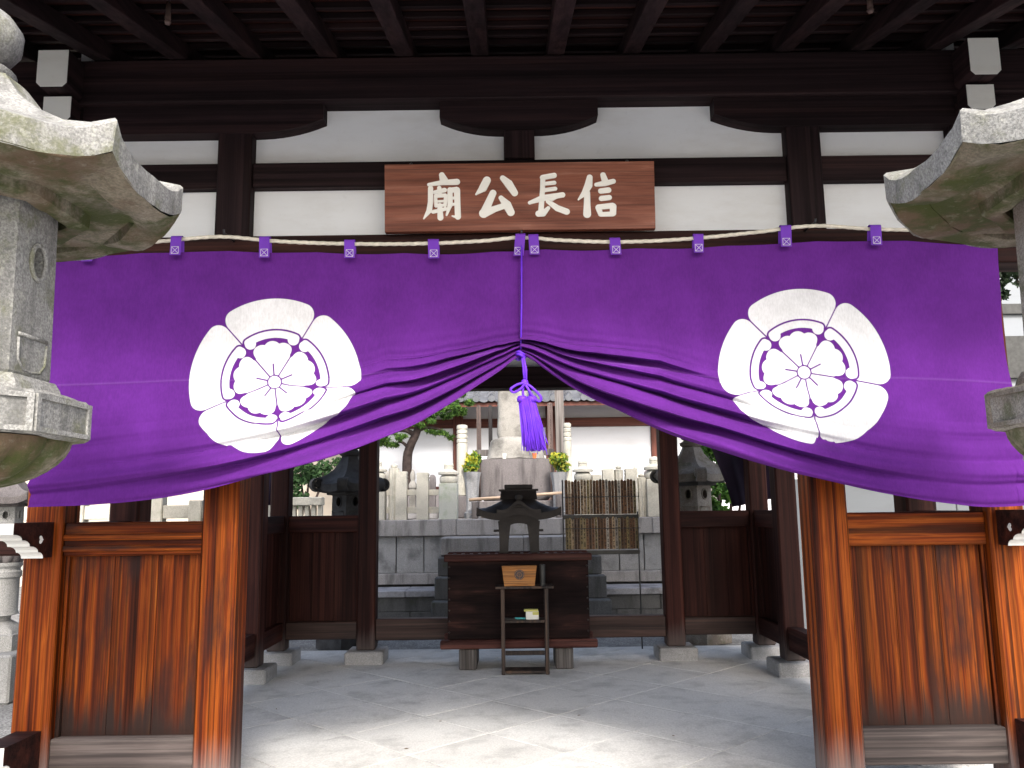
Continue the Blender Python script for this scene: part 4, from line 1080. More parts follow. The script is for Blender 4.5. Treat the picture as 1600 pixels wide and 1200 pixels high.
# ------------------------------------------------------------------ stone terrace behind the hall
PY = 10.8
tz_ = lambda px, py, Y: at(px, py, Y).z
ter = thing('stone_terrace', 'raised stone terrace with grey coping, upright slabs and centre steps behind the hall', 'terrace', (XC, PY, 0))
def tb(n, x0, x1, y0, y1, z0, z1, m, bev=.008): return box(n, x0+.002, x1-.002, y0, y1, z0, z1, M[m], ter, bev)
ZT = 1.21; ZC = 1.006; ZS = .54; ZL = .375
def run(x0, x1, wmin, wmax):
    out = []; x = x0
    while x < x1-.01:
        w = min(random.uniform(wmin, wmax), x1-x)
        if x1-x-w < wmin*.4: w = x1-x
        out.append((x, x+w)); x += w
    return out
for a, b in run(-5.2, 5.3, .9, 1.5): tb('coping_stone', a, b, PY-.04, PY+.4, ZC, ZT, 'mid_stone')
tb('fill_slab', -5.2, 5.3, PY+.4, 14.0, ZC, ZT-.02, 'mid_stone', 0)
for a, b in run(-5.2, 5.3, .31, .38): tb('upright_slab', a+.004, b-.004, PY+.02+random.uniform(0, .01), PY+.2, ZS+.002, ZC-.002, 'slab_stone', .006)
for a, b in run(-5.2, 5.3, 1.0, 1.7): tb('sill_stone', a, b, PY-.06, PY+.25, ZL+.03, ZS, 'mid_stone')
for a, b in run(-5.2, 5.3, .8, 1.3): tb('ledge_stone', a, b, PY-.62, PY-.061, ZL-.07, ZL+.006, 'ledge_stone')
for a, b in run(-5.2, 5.3, .9, 1.4): tb('plinth_stone', a, b, PY-.57, PY-.1, .13, ZL-.071, 'dark_stone')
for a, b in run(-5.2, 5.3, .6, 1.0): tb('plinth_stone', a, b, PY-.585, PY-.1, -.04, .129, 'dark_stone')
tb('terrace_core', -5.19, 5.29, PY+.15, 13.9, -.04, ZC-.003, 'dark_stone', 0)
# centre steps
lx0, lx1 = at(688, 850, 10.1).x, at(935, 850, 10.1).x
for a, b in run(lx0, lx1, .8, 1.0): tb('landing_stone', a, b, 10.08, PY-.042, .80, 1.0, 'mid_stone')
tb('landing_base', lx0+.01, lx1-.01, 10.1, PY-.063, -.04, .798, 'dark_stone', 0)
for k, (zt_, y0) in enumerate(((.777, 9.92), (.566, 9.72), (.315, 9.52), (.085, 9.32))):
    xa, xb = lx0-.015-.02*k, lx1+.015+.03*k
    zb_ = -.04 if k == 3 else (.566, .315, .085, 0)[k]
    for a, b in run(xa, xb, .7, 1.1): tb('step_stone', a, b, y0, (10.079, 9.919, 9.719, 9.519)[k], zb_+.002 if k < 3 else -.04, zt_, 'slab_stone' if k == 3 else 'dark_stone', .01)

# ------------------------------------------------------------------ stone fences on the terrace
FY = 11.0
def fence(lab, items, rails, y=FY, zbase=ZT):
    xs_ = [at(p[1], 780, y).x for p in items]
    t = thing('stone_fence', lab, 'fence', (sum(xs_)/len(xs_), y, zbase))
    for it in items:
        kind, pxc, ytop, wpx = it[:4]; m = it[4] if len(it) > 4 else 'pale_stone'
        p = at(pxc, ytop, y); x = p.x; hw = wpx*y/F/2; zt_ = p.z
        if kind == 'newel':      # square newel with a bulbous finial
            zb_ = zt_-.145*(wpx/28)
            k = wpx/28.*1.13
            n_ = box('newel_post', x-hw, x+hw, y-hw, y+hw, zbase+.001, zt_-.25*k, M[m], t, .006)
            z = zt_-.25*k
            prof = [(0, .85), (.01, .95), (.03, 1.0), (.055, 1.02), (.08, .95), (.095, .78), (.10, .72)]
            MB().rings([lathe_ring(x, y, z+a*k, b*hw, 20) for a, b in prof]).build('finial_bowl', M['pale_stone'], n_, autosmooth=.9)
            prof = [(.10, .75), (.104, 1.15), (.13, 1.15), (.15, .8), (.165, .52), (.17, .5), (.19, .56), (.20, .5), (.205, .56), (.23, .52), (.245, .3), (.25, .05)]
            MB().rings([lathe_ring(x, y, z+a*k, b*hw, 20) for a, b in prof]).build('finial_cap', M['pale_stone'], n_, autosmooth=.9)
        elif kind == 'post':     # plain square post with rounded head and notched sides
            n_ = MB(); rg = []
            for z, q in ((zbase+.001, 1), (zt_-.10, 1), (zt_-.095, .93), (zt_-.08, .93), (zt_-.075, 1), (zt_-.055, 1), (zt_-.05, .93), (zt_-.035, .93), (zt_-.03, 1), (zt_-.008, 1), (zt_, .9)):
                rg.append([(x-hw*q, y-hw, z), (x+hw*q, y-hw, z), (x+hw*q, y+hw, z), (x-hw*q, y+hw, z)])
            n_.rings(rg).build('fence_post', M[m], t)
        elif kind == 'reed':     # reeded round post with a knob
            ns = 40
            def ring(z, r, rd=.10): return [(x+(r*(1+rd*math.cos(8*2*PI*i/ns)))*math.cos(2*PI*i/ns), y+(r*(1+rd*math.cos(8*2*PI*i/ns)))*math.sin(2*PI*i/ns), z) for i in range(ns)]
            zz = [zbase+.001, zt_-.16, zt_-.13, zt_-.10, zt_-.07]
            n_ = MB().rings([ring(z, hw) for z in zz]+[ring(zt_-.06, hw*1.05, 0), ring(zt_-.05, hw*.6, 0)]).build('fence_post', M[m], t, autosmooth=.8)
            MB().rings([lathe_ring(x, y, zt_-.05+a, hw*b, 16) for a, b in ((0, .55), (.008, .72), (.03, .72), (.034, .62), (.045, .4), (.05, .05))]).build('finial', M['pale_stone'], n_, autosmooth=.9)
    for (pa, pb_, ya, yb_) in rails:
        xa, xb = at(pa, 780, y).x, at(pb_, 780, y).x; za, zb_ = at((pa+pb_)/2, ya, y).z, at((pa+pb_)/2, yb_, y).z
        box('rail', xa, xb, y-.03, y+.03, zb_, za, M['pale_stone'], t, .004)
    return t
fence('pale carved stone fence with a green-stained newel on the terrace, beside the pine tree',
      [('newel', 590, 719, 26), ('reed', 616, 725, 15), ('post', 628, 737, 17), ('post', 661, 739, 18), ('newel', 701, 722, 28, 'green_stone'), ('post', 552, 740, 17), ('reed', 534, 728, 15)],
      [(604, 619.5, 765, 774), (604, 619.5, 792, 802), (636.6, 652, 765, 774), (636.6, 652, 792, 802), (670, 687, 765, 774), (670, 687, 792, 802), (560.5, 577, 765, 774), (560.5, 577, 792, 802)])
fence('pale carved stone fence on the terrace behind the rack of wooden tablets',
      [('newel', 910, 718, 28), ('post', 932, 742, 14), ('post', 949, 733, 17), ('reed', 966, 727, 13), ('post', 985, 732, 18), ('reed', 1002, 740, 14), ('newel', 1022, 713, 30), ('post', 1052, 737, 17), ('newel', 1100, 716, 28), ('post', 1076, 738, 17)],
      [(939.5, 940.3, 765, 774), (994.5, 1006.5, 760, 769), (994.5, 1006.5, 786, 796), (1037.5, 1043, 760, 770), (1037.5, 1043, 786, 796), (1061, 1067, 760, 770)])

# ------------------------------------------------------------------ small grave markers and low walls behind the fences
for (pa_, pb_, ytop, lab) in ((560, 716, 774, 'low mottled grey stone wall behind the fence by the pine tree'), (892, 1060, 772, 'low mottled grey stone wall behind the fence by the tablet rack')):
    xa, xb = at(pa_, 780, 12.6).x, at(pb_, 780, 12.6).x; zt_ = at(800, ytop, 12.6).z
    lw = thing('low_stone_wall', lab, 'wall', ((xa+xb)/2, 12.6, ZT))
    for a, b in run(xa, xb, .28, .5): box('wall_stone', a+.003, b-.003, 12.6, 12.85, ZT+.001, zt_+random.uniform(-.03, .03), M['mauve_stone'], lw, .012)
def marker(px, ytop, wpx, Y, m, lab, kind):
    p = at(px, ytop, Y); hw = wpx*Y/F/2; zt_ = p.z
    t = thing('grave_marker', lab, 'grave marker', (p.x, Y, ZT))
    box('base', p.x-hw*1.5, p.x+hw*1.5, Y-hw*1.5, Y+hw*1.5, ZT+.001, ZT+.10, M['mid_stone'], t, .01)
    h = zt_-ZT-.10
    rg = [(0, 1), (.8, .97), (.93, .93), (.98, .7), (1, .35)] if kind else [(0, 1), (.55, 1), (.56, 1.25), (.64, 1.25), (.70, .75), (.74, .62), (.78, .8), (.88, .8), (.95, .5), (1, .08)]
    MB().rings([hex_ring(p.x, Y, ZT+.101+h*a, hw*b*1.15, 0, 4, PI/4, 0 if kind else .6, sides=4) for a, b in rg]).build('stone', M[m], t, autosmooth=.6)
for args in ((645, 733, 11, 11.75, 'rock', 'small rounded grave marker behind the fence in front of the pine trunk', 0), (676, 742, 12, 11.8, 'mauve_stone', 'small mauve-grey grave marker behind the green-stained newel', 1), (606, 736, 10, 11.8, 'rock', 'small weathered grave marker behind the reeded fence post', 1),
             (921, 741, 12, 11.8, 'rock', 'small weathered grave marker close beside the fence newel near the grey plank', 1), (957, 729, 9, 11.9, 'pale_stone', 'slim pale grave marker between the fence posts behind the tablet rack', 0), (994, 722, 12, 11.8, 'pale_stone', 'pale grave marker with rounded finial between fence posts behind the tablet rack', 0), (1010, 735, 10, 11.9, 'mauve_stone', 'small mauve-grey grave marker beside the tall fence newel', 1)):
    marker(*args)

# ------------------------------------------------------------------ monument group
mon = thing('stone_monument', 'tall worn natural stone marker set on a rock and a mauve-stained block pedestal', 'monument', (.05, 12.35, ZT))
def rough_block(name, cx, cy, z0, z1, hx, hy, m, parent, amp=.03, taper=.9, seg=9, rough_top=True, sq=4.0, lean_=0):
    rg = []; n = 36; nz = 12
    for k in range(nz+1):
        t = k/nz; z = z0+(z1-z0)*t
        e = 1-(1-taper)*t
        if rough_top: e *= 1-.28*max(0, (t-.86)/.14)**2
        e *= 1-.10*max(0, (.08-t)/.08)**2
        lp = []
        for i in range(n):
            a = 2*PI*i/n; ca, sa = math.cos(a), math.sin(a)
            r = 1/((abs(ca)**sq+abs(sa)**sq)**(1/sq))
            x, y = cx+ca*r*hx*e+lean_*t, cy+sa*r*hy*e
            nn = mnoise.noise_vector(Vector((x*3.1, y*3.1, z*2.6)))*amp+mnoise.noise_vector(Vector((x*11, y*11, z*9)))*amp*.35
            lp.append((x+nn.x, y+nn.y, z+nn.z*.6))
        rg.append(lp)
    return MB().rings(rg).build(name, M[m], parent, autosmooth=.8)
z1 = tz_(800, 717, 11.9); z2 = tz_(800, 683, 12.0); z3 = tz_(800, 590, 12.2)
ped0, ped1 = at(750, 750, 11.8).x, at(862, 750, 11.8).x
mx_ = (ped0+ped1)/2
tier = ZT+.24
for a, b in run(ped0-.02, ped1+.02, .4, .5): box('pedestal_block', a+.002, b-.002, 11.78, 12.7, ZT+.001, tier, M['mauve_stone'], mon, .012)
rough_block('pedestal', mx_, 12.24, tier+.001, z1, (ped1-ped0)/2, .40, 'mauve_stone', mon, .008, .97, sq=14, rough_top=False)
rough_block('base_rock', at(806, 700, 12.0).x, 12.3, z1-.01, z2+.02, .43, .34, 'rock', mon, .035, .80, sq=3.2)
rough_block('marker_stone', at(801, 640, 12.2).x, 12.35, z2-.01, z3+.15, .232, .16, 'rock', mon, .018, .93, sq=5)
# flanking tall round-notched stone posts
def notched(px, ptop, wpx, Y, lab):
    p = at(px, ptop, Y); hw = wpx*Y/F/2; zt_ = p.z
    t = thing('notched_stone_pillar', lab, 'stone pillar', (p.x, Y, ZT))
    z = ZT+.001; rg = []
    rg = [(z, 1), (zt_-.27, 1)]
    for k in range(4):
        zz = zt_-.27+k*.064
        rg += [(zz+.004, .88), (zz+.012, .88), (zz+.018, 1), (zz+.058, 1)]
    rg += [(zt_-.008, .95), (zt_, .7)]
    MB().rings([hex_ring(p.x, Y, a, hw*b*1.1, 0, 4, 0, .85) for a, b in rg]).build('shaft', M['pale_stone'], t, autosmooth=.5)
    box('foot', p.x-hw*1.15, p.x+hw*1.15, Y-hw*1.4, Y-hw*1.12, ZT+.001, ZT+.32, M['mauve_stone'], t, .02)
notched(722, 664, 16.5, 11.65, 'tall pale stone pillar with ringed head beside the vase of yellow-green leaves')
notched(886, 661, 12, 11.65, 'tall pale stone pillar with ringed head behind the grey plank')
# wooden grave posts and a grey plank
def grave_post(px, ptop, pbot, wpx, Y, m, lab):
    a = at(px, ptop, Y); hw = wpx*Y/F/2; zb_ = ZT+.001
    t = thing('wooden_grave_post', lab, 'grave post', (a.x, Y, zb_), 'upright wooden grave posts behind the monument')
    p = [(a.x-hw, zb_), (a.x+hw, zb_), (a.x+hw, a.z-.02), (a.x, a.z), (a.x-hw, a.z-.02)]
    MB().prism(p, Y-hw, Y+hw, 'y').build('shaft', m, t)
PM = tablet_mat('grave_post_wood', (.085, .06, .052)); PM2 = tablet_mat('grave_post_dark_wood', (.035, .03, .03)); PM3 = tablet_mat('grave_post_pink_wood', (.24, .17, .15))
grave_post(748, 633, 705, 7, 13.0, PM, 'greyish brown wooden grave post between the ringed stone pillar and a darker post')
grave_post(766, 633, 700, 6, 13.1, PM2, 'nearly black wooden grave post close beside the tall natural stone marker')
grave_post(838, 630, 700, 6, 13.1, PM, 'brown wooden grave post mostly behind the purple tassel')
grave_post(859, 629, 700, 8, 12.95, PM3, 'pinkish wooden grave post with dark writing beside the grey plank')
bar = box('grave_post_rail', at(742, 706, 12.8).x, at(866, 706, 12.8).x, 12.8, 12.85, at(800, 712, 12.8).z, at(800, 702, 12.8).z, M['grey_wood'])
tag(bar, 'grey wooden crossbar behind the rock that braces the grave posts', 'rail')
for xx in (at(744, 706, 12.8).x, at(864, 706, 12.8).x):
    box('rail_leg', xx-.02, xx+.02, 12.852, 12.89, ZT+.001, at(800, 704, 12.8).z, M['grey_wood'], bar)
pl_ = at(874, 590, 12.55); hw_ = 13*12.55/F/2
plk = MB().prism([(pl_.x-hw_, ZT+.001), (pl_.x+hw_+.03, ZT+.001), (pl_.x+hw_-.02, pl_.z+.3), (pl_.x-hw_-.02, pl_.z+.3)], 12.55, 12.555, 'y').build('grey_plank', M['grey_wood'])
tag(plk, 'tall plain grey weathered plank standing behind the monument', 'plank')
# vases with leaves
def leafcloud(name, blobs, n, size, mat, parent=None, flat=.6, seed=1, long=1.8):
    rg = np.random.default_rng(seed); V_ = []; F_ = []
    tot = sum(b[1]**2 for b in blobs)
    for c, r in blobs:
        k = max(6, int(n*r*r/tot))
        d = rg.normal(size=(k, 3)); d /= np.linalg.norm(d, axis=1)[:, None]
        q = rg.random(k)**.45
        P_ = np.array(c)+d*(q*r)[:, None]*np.array([1, 1, flat])
        for p, dd in zip(P_, d):
            a = rg.normal(size=3)+dd*.8; a /= np.linalg.norm(a)+1e-9
            b = np.cross(a, rg.normal(size=3)); b /= np.linalg.norm(b)+1e-9
            s = size*rg.uniform(.6, 1.3); i = len(V_)
            V_ += [tuple(p-a*s*long*.5), tuple(p+b*s*.5), tuple(p+a*s*long*.5), tuple(p-b*s*.5)]
            F_.append((i, i+1, i+2, i+3))
    return mesh_obj(name, V_, F_, mat, parent)
for px, lab, sd_, lb in ((738, 'grey fluted stone vase beside the pedestal under the ringed stone pillar', 3, 'bunch of yellow-green offering leaves in the vase beside the ringed stone pillar'), (874, 'grey fluted stone vase beside the pedestal under the grey plank', 4, 'bunch of dark and yellow green offering leaves in the vase beside the grey plank')):
    p = at(px, 779, 11.55); z0 = ZT+.001; zt_ = at(px, 738, 11.55).z
    v_ = thing('stone_vase', lab, 'vase', (p.x, 11.55, z0))
    h = zt_-z0
    rg = []
    for t, r in ((0, .105), (.12, .11), (.16, .085), (.3, .078), (.7, .088), (.9, .105), (1, .12), (1.0, .10), (.85, .085)):
        rg.append([(p.x+r*(1+.05*math.cos(8*2*PI*i/48))*math.cos(2*PI*i/48), 11.55+r*(1+.05*math.cos(8*2*PI*i/48))*math.sin(2*PI*i/48), z0+h*t) for i in range(48)])
    MB().rings(rg).build('body', M['slab_stone'], v_, autosmooth=.7)
    q = thing('leaf_bunch', lb, 'foliage', (p.x, 11.55, zt_))
    c = at(px, 722, 11.55)
    bl_ = [((c.x+random.uniform(-.06, .06), 11.55+random.uniform(-.05, .05), c.z+random.uniform(-.07, .08)), .09) for k in range(8)]
    tag(leafcloud('leaves', bl_, 620, .035, M['flower'], q, 1., sd_), kind='stuff')
    mb = MB()
    for k in range(7): mb.tube([(p.x+random.uniform(-.02, .02), 11.55, zt_-.06), (c.x+random.uniform(-.1, .1), 11.55+random.uniform(-.05, .05), c.z)], .005, 5)
    mb.build('stems', M['shrub'], q)
for px, py, m, lab, n_ in ((835, 703, 'orange_cup', 'tiny orange cup set at the foot of the natural stone marker', 'orange_cup'), (788, 714, 'white_card', 'tiny white cup set on the rock below the stone marker', 'white_cup')):
    p = at(px, py, 11.87)
    o = MB().rings([lathe_ring(p.x, 11.87, z1+.0+z, r, 14) for z, r in ((0.002, .024), (.06, .032), (.075, .034), (.075, .028), (.02, .02))]).build(n_, M[m], smooth=False)
    tag(o, lab, 'cup')
# offering pole laid across stone rests
pa, pb2 = at(733, 781, 11.3), at(880, 770, 11.3)
bp = MB().tube([pa, (pa+pb2)/2, pb2], .023, 10).build('pale_wooden_pole', M['pole'], smooth=True)
tag(bp, 'pale wooden pole laid crosswise in front of the pedestal', 'pole')
for p in (pa+Vector((.08, 0, 0)), pb2-Vector((.06, 0, 0))):
    o = box('pole_rest', p.x-.045, p.x+.045, 11.25, 11.35, ZT+.001, p.z-.022, M['mauve_stone'], None, .012)
    tag(o, 'short dark stone rest under the pale wooden pole', 'stone block', 'stone rests under the pole')

# ------------------------------------------------------------------ scrolled lanterns behind the rear wings, the first darkened in colour as shaded
L3 = stone_lantern('scrolled_lantern', 'stone lantern coloured nearly black as if shaded, with curled roof scrolls behind the rear post', at(547, 760, 8.75).x, 8.75, 1., 0., rim=1.53, Rc=.36, capmat='iron', under='iron', body='iron', scroll=True, Rp=.24, zp=1.05)
L4 = stone_lantern('scrolled_lantern', 'grey stone lantern with curled roof scrolls beside green maple leaves', at(1082, 745, 8.75).x, 8.75, 1., 0., rim=1.58, Rc=.39, capmat='granite_dark', under='iron', body='granite_dark', scroll=True, Rp=.25, zp=1.05)
p = at(-6, 1000, 6.6)
L5 = stone_lantern('stone_lantern', 'small stone lantern with brownish roof on a granite plinth behind the outer post', p.x, 6.6, .65, .33, rim=1.68, Rc=.42, body='curb', capmat='mauve_stone', under='mauve_stone', Rp=.30, zp=1.12, shaft=.20)
o = mesh_obj('lantern_plinth', boxv(p.x-.36, p.x+.30, 6.3, 6.9, gz, .318), BOXF, M['curb'], None, bevel=.015)
tag(o, 'granite plinth block on the gravel carrying a small stone lantern', 'plinth')

# ------------------------------------------------------------------ rear temple building
WY = 15.0
tm = thing('temple_building', 'white plastered temple building with red-brown timbers and grey tiled eaves', 'building', (0, WY, 0))
def tbx(n, x0, x1, y0, y1, z0, z1, m, bev=.006): return box(n, x0, x1, y0, y1, z0, z1, M[m], tm, bev)
zb0, zb1 = tz_(815, 668, WY), tz_(815, 654, WY)
pxs = sorted([at(716, 700, WY).x + k*3.6 - .0 for k in range(-2, 4)])
pxs = [-2.95, at(716, 700, WY).x, at(861, 700, WY).x, at(1025, 700, WY).x, 6.2, 9.8]
for x in pxs: tbx('post', x-.09, x+.09, WY-.06, WY+.12, gz, 3.9, 'redwood')
for a, b in zip(pxs[:-1], pxs[1:]):
    tbx('rail', a+.09, b-.09, WY-.045, WY+.1, zb0, zb1, 'redwood_x')
    tbx('plaster_panel', a+.09, b-.09, WY, WY+.05, zb1, 3.9, 'temple_plaster', 0)
    tbx('plaster_panel', a+.09, b-.09, WY, WY+.05, 1.75, zb0, 'temple_plaster', 0)
    tbx('rail', a+.09, b-.09, WY-.045, WY+.1, 1.60, 1.749, 'redwood_x')
    tbx('plaster_panel', a+.09, b-.09, WY, WY+.05, gz, 1.599, 'plaster', 0)
tbx('wall_beam', -3.05, 9.9, WY-.05, WY+.12, 3.902, 4.1, 'redwood_x')
EY = 14.15; EZ = tz_(815, 628, EY)
v = [(x, y, z) for z in (0, .06) for (x, y, z_) in ((-9, EY, 0), (10.4, EY, 0), (10.4, WY+3, 0), (-9, WY+3, 0))]
v = [(x, y, EZ+(y-EY)*.42+d-.015) for d in (-.07, 0) for (x, y) in ((-3.7, EY+.04), (10.4, EY+.04), (10.4, WY+4), (-3.7, WY+4))]
mesh_obj('roof_deck', v, BOXF, M['redwood_x'], tm)
tbx('side_wall', -2.98, -2.92, WY+.12, WY+4, gz, 4.4, 'temple_plaster', 0)
tbx('rear_wall', -2.9, 9.8, WY+4, WY+4.1, gz, 5, 'plaster', 0)
# pan-and-roll tiles along the eaves: one shared tile mesh
def tile_mesh():
    me = bpy.data.meshes.new('roof_tile'); V_ = []; F_ = []; n = 12; w = .265; L = .27
    prof = []
    for i in range(n+1):
        t = i/n
        if t < .62: prof.append((t*w, -.028*math.sin(PI*t/.62)))
        else: prof.append((t*w, .055*math.sin(PI*(t-.62)/.38)))
    for y, dz in ((0, 0), (L, L*.42)):
        for d in (0, -.022):
            V_ += [(x, y, z+dz+d+.045) for x, z in prof]
    k = n+1
    for i in range(n):
        F_ += [(i, i+1, 2*k+i+1, 2*k+i), (k+i+1, k+i, 3*k+i, 3*k+i+1), (i+1, i, k+i, k+i+1), (2*k+i, 2*k+i+1, 3*k+i+1, 3*k+i)]
    # round end disc on the roll
    c = len(V_); cxr = w*.81
    V_ += [(cxr+.06*math.cos(2*PI*i/14), -.012, .06+.055*math.sin(2*PI*i/14)) for i in range(14)] + [(cxr+.06*math.cos(2*PI*i/14), .03, .06+.055*math.sin(2*PI*i/14)) for i in range(14)]
    F_ += [tuple(range(c, c+14)), tuple(range(c+27, c+13, -1))] + [(c+i, c+14+i, c+14+(i+1) % 14, c+(i+1) % 14) for i in range(14)]
    me.from_pydata(V_, [], F_); me.materials.append(M['tile']); me.update(); return me
TMESH = tile_mesh()
for row in range(3):
    for k in range(38):
        x = -3.75+k*.265
        o = bpy.data.objects.new('roof_tile', TMESH); COL.objects.link(o); o.parent = tm
        o.location = Vector((x, EY-.02+row*.225, EZ+row*.225*.42+random.uniform(-.004, .004)))-Vector((0, WY, 0))
        o.rotation_euler = (random.uniform(-.015, .015), 0, random.uniform(-.01, .01))
v = [(x, y, EZ+(y-EY)*.42+d) for d in (.02, .07) for (x, y) in ((-3.7, EY+.66), (10.4, EY+.66), (10.4, WY+4), (-3.7, WY+4))]
tag(mesh_obj('upper_roof_tiles', v, BOXF, M['tile'], tm), kind='stuff')

# ------------------------------------------------------------------ trees and shrubs
def limb(mb, pts, r0, r1):
    P_ = bez(pts, 16); n = len(P_); mb.tube(P_, [r0+(r1-r0)*i/(n-1) for i in range(n)], 8)
PYT = 13.4
pt_ = thing('pine_tree', 'small garden pine with crooked trunk in front of the white temple wall', 'tree', (at(637, 745, PYT).x, PYT, ZT-.02))
mb = MB(); A = lambda px, py, dy=0: at(px, py, PYT+dy)
b0 = A(637, 745); b0.z = ZT-.02
limb(mb, [b0, A(636, 725), A(640, 700), A(650, 678), A(657, 655), A(664, 630)], .085, .05)
limb(mb, [A(640, 702), A(630, 692), A(622, 690)], .03, .018)
limb(mb, [A(648, 680), A(632, 672), A(605, 675), A(585, 690)], .045, .02)
limb(mb, [A(652, 672), A(670, 668), A(690, 672)], .04, .018)
limb(mb, [A(660, 645), A(685, 635), A(712, 628)], .045, .02)
limb(mb, [A(662, 640), A(650, 610), A(640, 580), A(650, 540)], .05, .03)
mb.build('trunk', M['bark'], pt_, smooth=True)
bl = [(A(x, y, random.uniform(-.3, .3)), r) for x, y, r in ((600, 688, .17), (588, 682, .18), (618, 680, .13), (612, 692, .10), (640, 660, .16), (660, 640, .22), (690, 632, .22), (712, 630, .16), (718, 645, .11), (700, 650, .12), (676, 655, .14), (690, 678, .11), (672, 676, .11), (705, 684, .07), (650, 600, .35), (690, 595, .3), (620, 620, .3), (580, 640, .3), (545, 680, .25), (560, 660, .3))]
bl2 = []
for c, r in bl:
    for k in range(5):
        d = Vector((random.gauss(0, 1), random.gauss(0, 1), random.gauss(0, .55)))*r*.55
        bl2.append((tuple(Vector(c)+d), r*random.uniform(.28, .5)))
tag(leafcloud('crown', bl2, 26000, .019, M['pine'], pt_, .6, 11, 5.), kind='stuff')
def shrub(name, lab, blobs, n, size, m, base, cat='shrub', seed=5, Y=9., long=1.7):
    t = thing(name, lab, cat, base)
    bb = []
    for px, py, r, dy in blobs:
        c = at(px, py, Y+dy)
        for k in range(6):
            d = Vector((random.gauss(0, 1), random.gauss(0, 1), random.gauss(0, .8)))*r*.5
            bb.append((tuple(c+d), r*random.uniform(.3, .55)))
    mb = MB()
    for px, py, r, dy in blobs:
        c = at(px, py, Y+dy); b = Vector(base); mid = b.lerp(c, .5)+Vector((random.uniform(-.1, .1), 0, .1))
        mb.tube(bez([b, mid, c], 10), [.03-.02*i/(len(bez([b, mid, c], 10))-1) for i in range(len(bez([b, mid, c], 10)))], 6)
    mb.build('trunk', M['bark'], t, smooth=True)
    tag(leafcloud('crown', bb, n, size, M[m], t, .8, seed, long), kind='stuff'); return t
b1 = at(1125, 800, 9.5)
shrub('maple_tree', 'bright green maple sapling growing beside the grey scrolled lantern', [(1100, 715, .2, 0), (1125, 740, .2, .2), (1128, 775, .22, 0), (1150, 700, .3, .3), (1105, 690, .25, .2), (1160, 760, .3, .2), (1120, 800, .2, 0)], 2600, .045, 'maple', (b1.x, 9.5, gz), 'tree', 6, 9.5)
b2 = at(480, 810, 13.)
shrub('garden_shrub', 'dark green clipped shrub in front of the beige house wall', [(470, 740, .3, 0), (490, 735, .25, .1), (505, 738, .25, .2), (455, 760, .25, 0), (462, 775, .2, 0)], 2600, .04, 'shrub', (b2.x, 13., ZT-.02), 'shrub', 8, 13.)
# beige house, left; grey clad house, right
bh = thing('beige_house', 'beige plastered house with brown boards beyond the dark lantern', 'house', (-7.0, 16.5, 0))
box('wall', -14, -3.2, 16.5, 17, gz, 6, M['beige'], bh, 0)
box('wall_board', -14, -3.2, 16.46, 16.499, 3.05, 3.25, M['redwood_x'], bh)
gh = thing('grey_house', 'pale grey clad house with dark bands seen past the curtain edge', 'house', (9.0, 12.5, 0))
box('wall', 6.4, 14, 12.5, 16, gz, 7.5, M['greywall'], gh, 0)
for z in (1.9, 2.9, 4.2): box('dark_band', 6.38, 14, 12.44, 12.499, z, z+.16, M['black_metal'], gh)
for k in range(5): box('cladding_joint', 6.39, 14, 12.48, 12.4995, .5+k*.75, .52+k*.75, M['wire'], gh, 0)
for z in (2.05, 3.1): 
    wv_ = box('window', 7.2, 8.6, 12.42, 12.49, z+.1, z+.75, M['black_metal'], gh)
vn = thing('hanging_vine', 'dark trailing vine leaves hanging beside the grey house', 'vine', at(1572, 450, 6.0))
vb = [(tuple(at(1566+random.uniform(-5, 5)+6*math.sin(k), 395+k*5, 6.0)), .045) for k in range(14)] + [(tuple(at(1590+random.uniform(-3, 3), 400+k*6, 6.0)), .03) for k in range(8)]
leafcloud('leaves', vb, 420, .032, M['vine'], vn, 1., 21)
mb = MB(); mb.tube([at(1572, 330, 6.0), at(1570, 400, 6.), at(1564, 470, 6.)], .006, 6); mb.tube([at(1590, 330, 6.0), at(1591, 400, 6.), at(1590, 450, 6.)], .005, 6)
mb.build('stem', M['bark'], vn)
# stone fence at the left side of the hall and slab wall at the right
sf = thing('side_stone_fence', 'pale stone balustrade with square posts beside the hall, behind the carved post', 'fence', (-4.5, 9.0, 0))
for k in range(13):
    x = -7.6+k*.42
    box('fence_post', x-.07, x+.07, 8.93, 9.07, gz, 1.47 if k % 3 else 1.6, M['pale_stone'], sf, .01)
    if k < 12:
        box('rail', x+.071, x+.349, 8.95, 9.05, 1.28, 1.42, M['pale_stone'], sf, .006)
        box('rail', x+.071, x+.349, 8.95, 9.05, .70, .82, M['pale_stone'], sf, .006)
bal = thing('low_stone_balustrade', 'low pale stone balustrade with thick coping and slim balusters, beyond the dark panel', 'fence', (-2.9, 10.4, 0))
xa, xb = at(435, 780, 10.9).x, at(505, 780, 10.9).x
za, zb_ = at(470, 777, 10.9).z, at(470, 790, 10.9).z
box('coping', xa-.8, xb, 10.8, 11.0, zb_, za, M['pale_stone'], bal, .01)
for k in range(16):
    x = xa-.75+k*.085
    if x < xb-.05: box('baluster', x, x+.055, 10.86, 10.94, ZT-.02, zb_-.001, M['pale_stone'], bal, .006)
sw = thing('grey_slab_wall', 'grey upright slab wall beside the hall behind the weathered panel', 'wall', (5.2, 9.2, 0))
for k in range(9):
    x = 3.0+k*.62
    box('wall_slab', x+.004, x+.616, 9.2, 9.32, gz, 1.62, M['greyslab'], sw, .008)
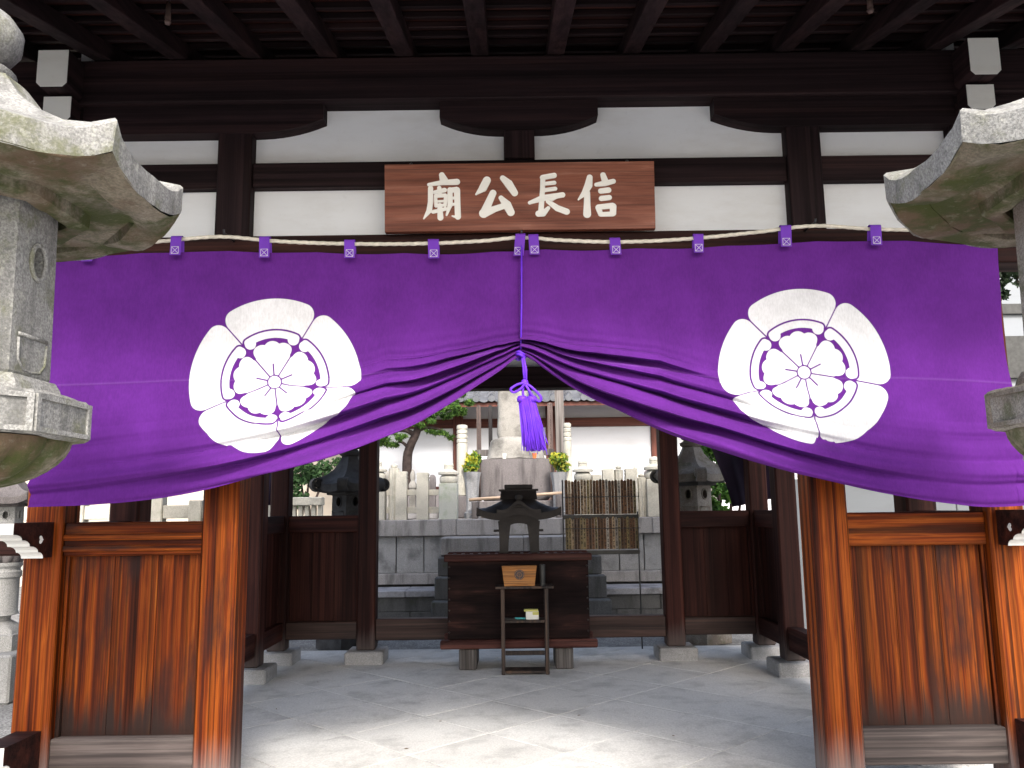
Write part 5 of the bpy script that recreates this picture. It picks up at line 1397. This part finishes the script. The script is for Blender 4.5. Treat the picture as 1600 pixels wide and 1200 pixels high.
# ------------------------------------------------------------------ purple drapes, coloured dark as if backlit, tied back in the rear wings
def drape(pts_l, xr, Y, lab):
    """hanging cloth: left/inner edge through points, outer edge at xr"""
    P_ = [at(px, py, Y) for px, py in pts_l]; zs = [p.z for p in P_]; xs_ = [p.x for p in P_]
    nz, nx_ = 30, 24; V_ = []; F_ = []
    for j in range(nz+1):
        z = zs[0]+(zs[-1]-zs[0])*j/nz
        xi_ = float(np.interp(-z, [-q for q in zs], xs_))
        for i in range(nx_+1):
            t = i/nx_; x = xi_+(xr-xi_)*t
            V_.append((x, Y+.03*math.sin(t*19+j*.05)*(.4+.6*j/nz), z+.09*t*(j/nz)))
    F_ = [(j*(nx_+1)+i, j*(nx_+1)+i+1, (j+1)*(nx_+1)+i+1, (j+1)*(nx_+1)+i) for j in range(nz) for i in range(nx_)]
    o = mesh_obj('shaded_drape', V_, F_, M['shaded_cloth'], None, smooth=True); tag(o, lab, 'curtain')
drape([(1040, 560), (1075, 640), (1112, 700), (1135, 755), (1146, 792)], XC+XO+.3, 7.88, 'purple drape coloured dark as if backlit, gathered aside above the rear panel near the maple leaves')
drape([(520, 600), (475, 690), (458, 735), (448, 760), (440, 796)], XC-XO-.3, 7.88, 'purple drape coloured dark as if backlit, gathered aside above the rear panel near the shaded lantern')

# ------------------------------------------------------------------ a few fallen leaves on the floor
lm = foliage_mat('fallen_leaf', [(.16, .08, .03), (.10, .06, .03), (.22, .13, .05)], .1)
for k, (px, py, w) in enumerate(((497, 1066, 'brown'), (688, 1127, 'tan'), (432, 1108, 'grey'), (635, 1170, 'dark'), (1052, 1150, 'small'), (905, 1118, 'curled'))):
    d = _f + _r*((px-800)/F) + _u*((600-py)/F); c = CAMP + d*((.004-EYE)/d.z); a = random.uniform(0, 6.28); L_ = random.uniform(.011, .018)
    pts = [(0, -1, .1), (.35, -.4, .3), (.42, .1, .42), (.25, .6, .3), (0, 1, .5), (-.25, .6, .25), (-.42, .1, .35), (-.35, -.4, .25)]
    V_ = [(c.x+L_*(x*math.cos(a)-y*math.sin(a)), c.y+L_*(x*math.sin(a)+y*math.cos(a)), .004+L_*z*.5) for x, y, z in pts]+[(c.x, c.y, .004)]
    tag(mesh_obj('fallen_leaf', V_, [(i, (i+1) % 8, 8) for i in range(8)], lm), 'single dry fallen leaf lying on the pale stone floor', 'leaf', 'dry leaves on the hall floor')
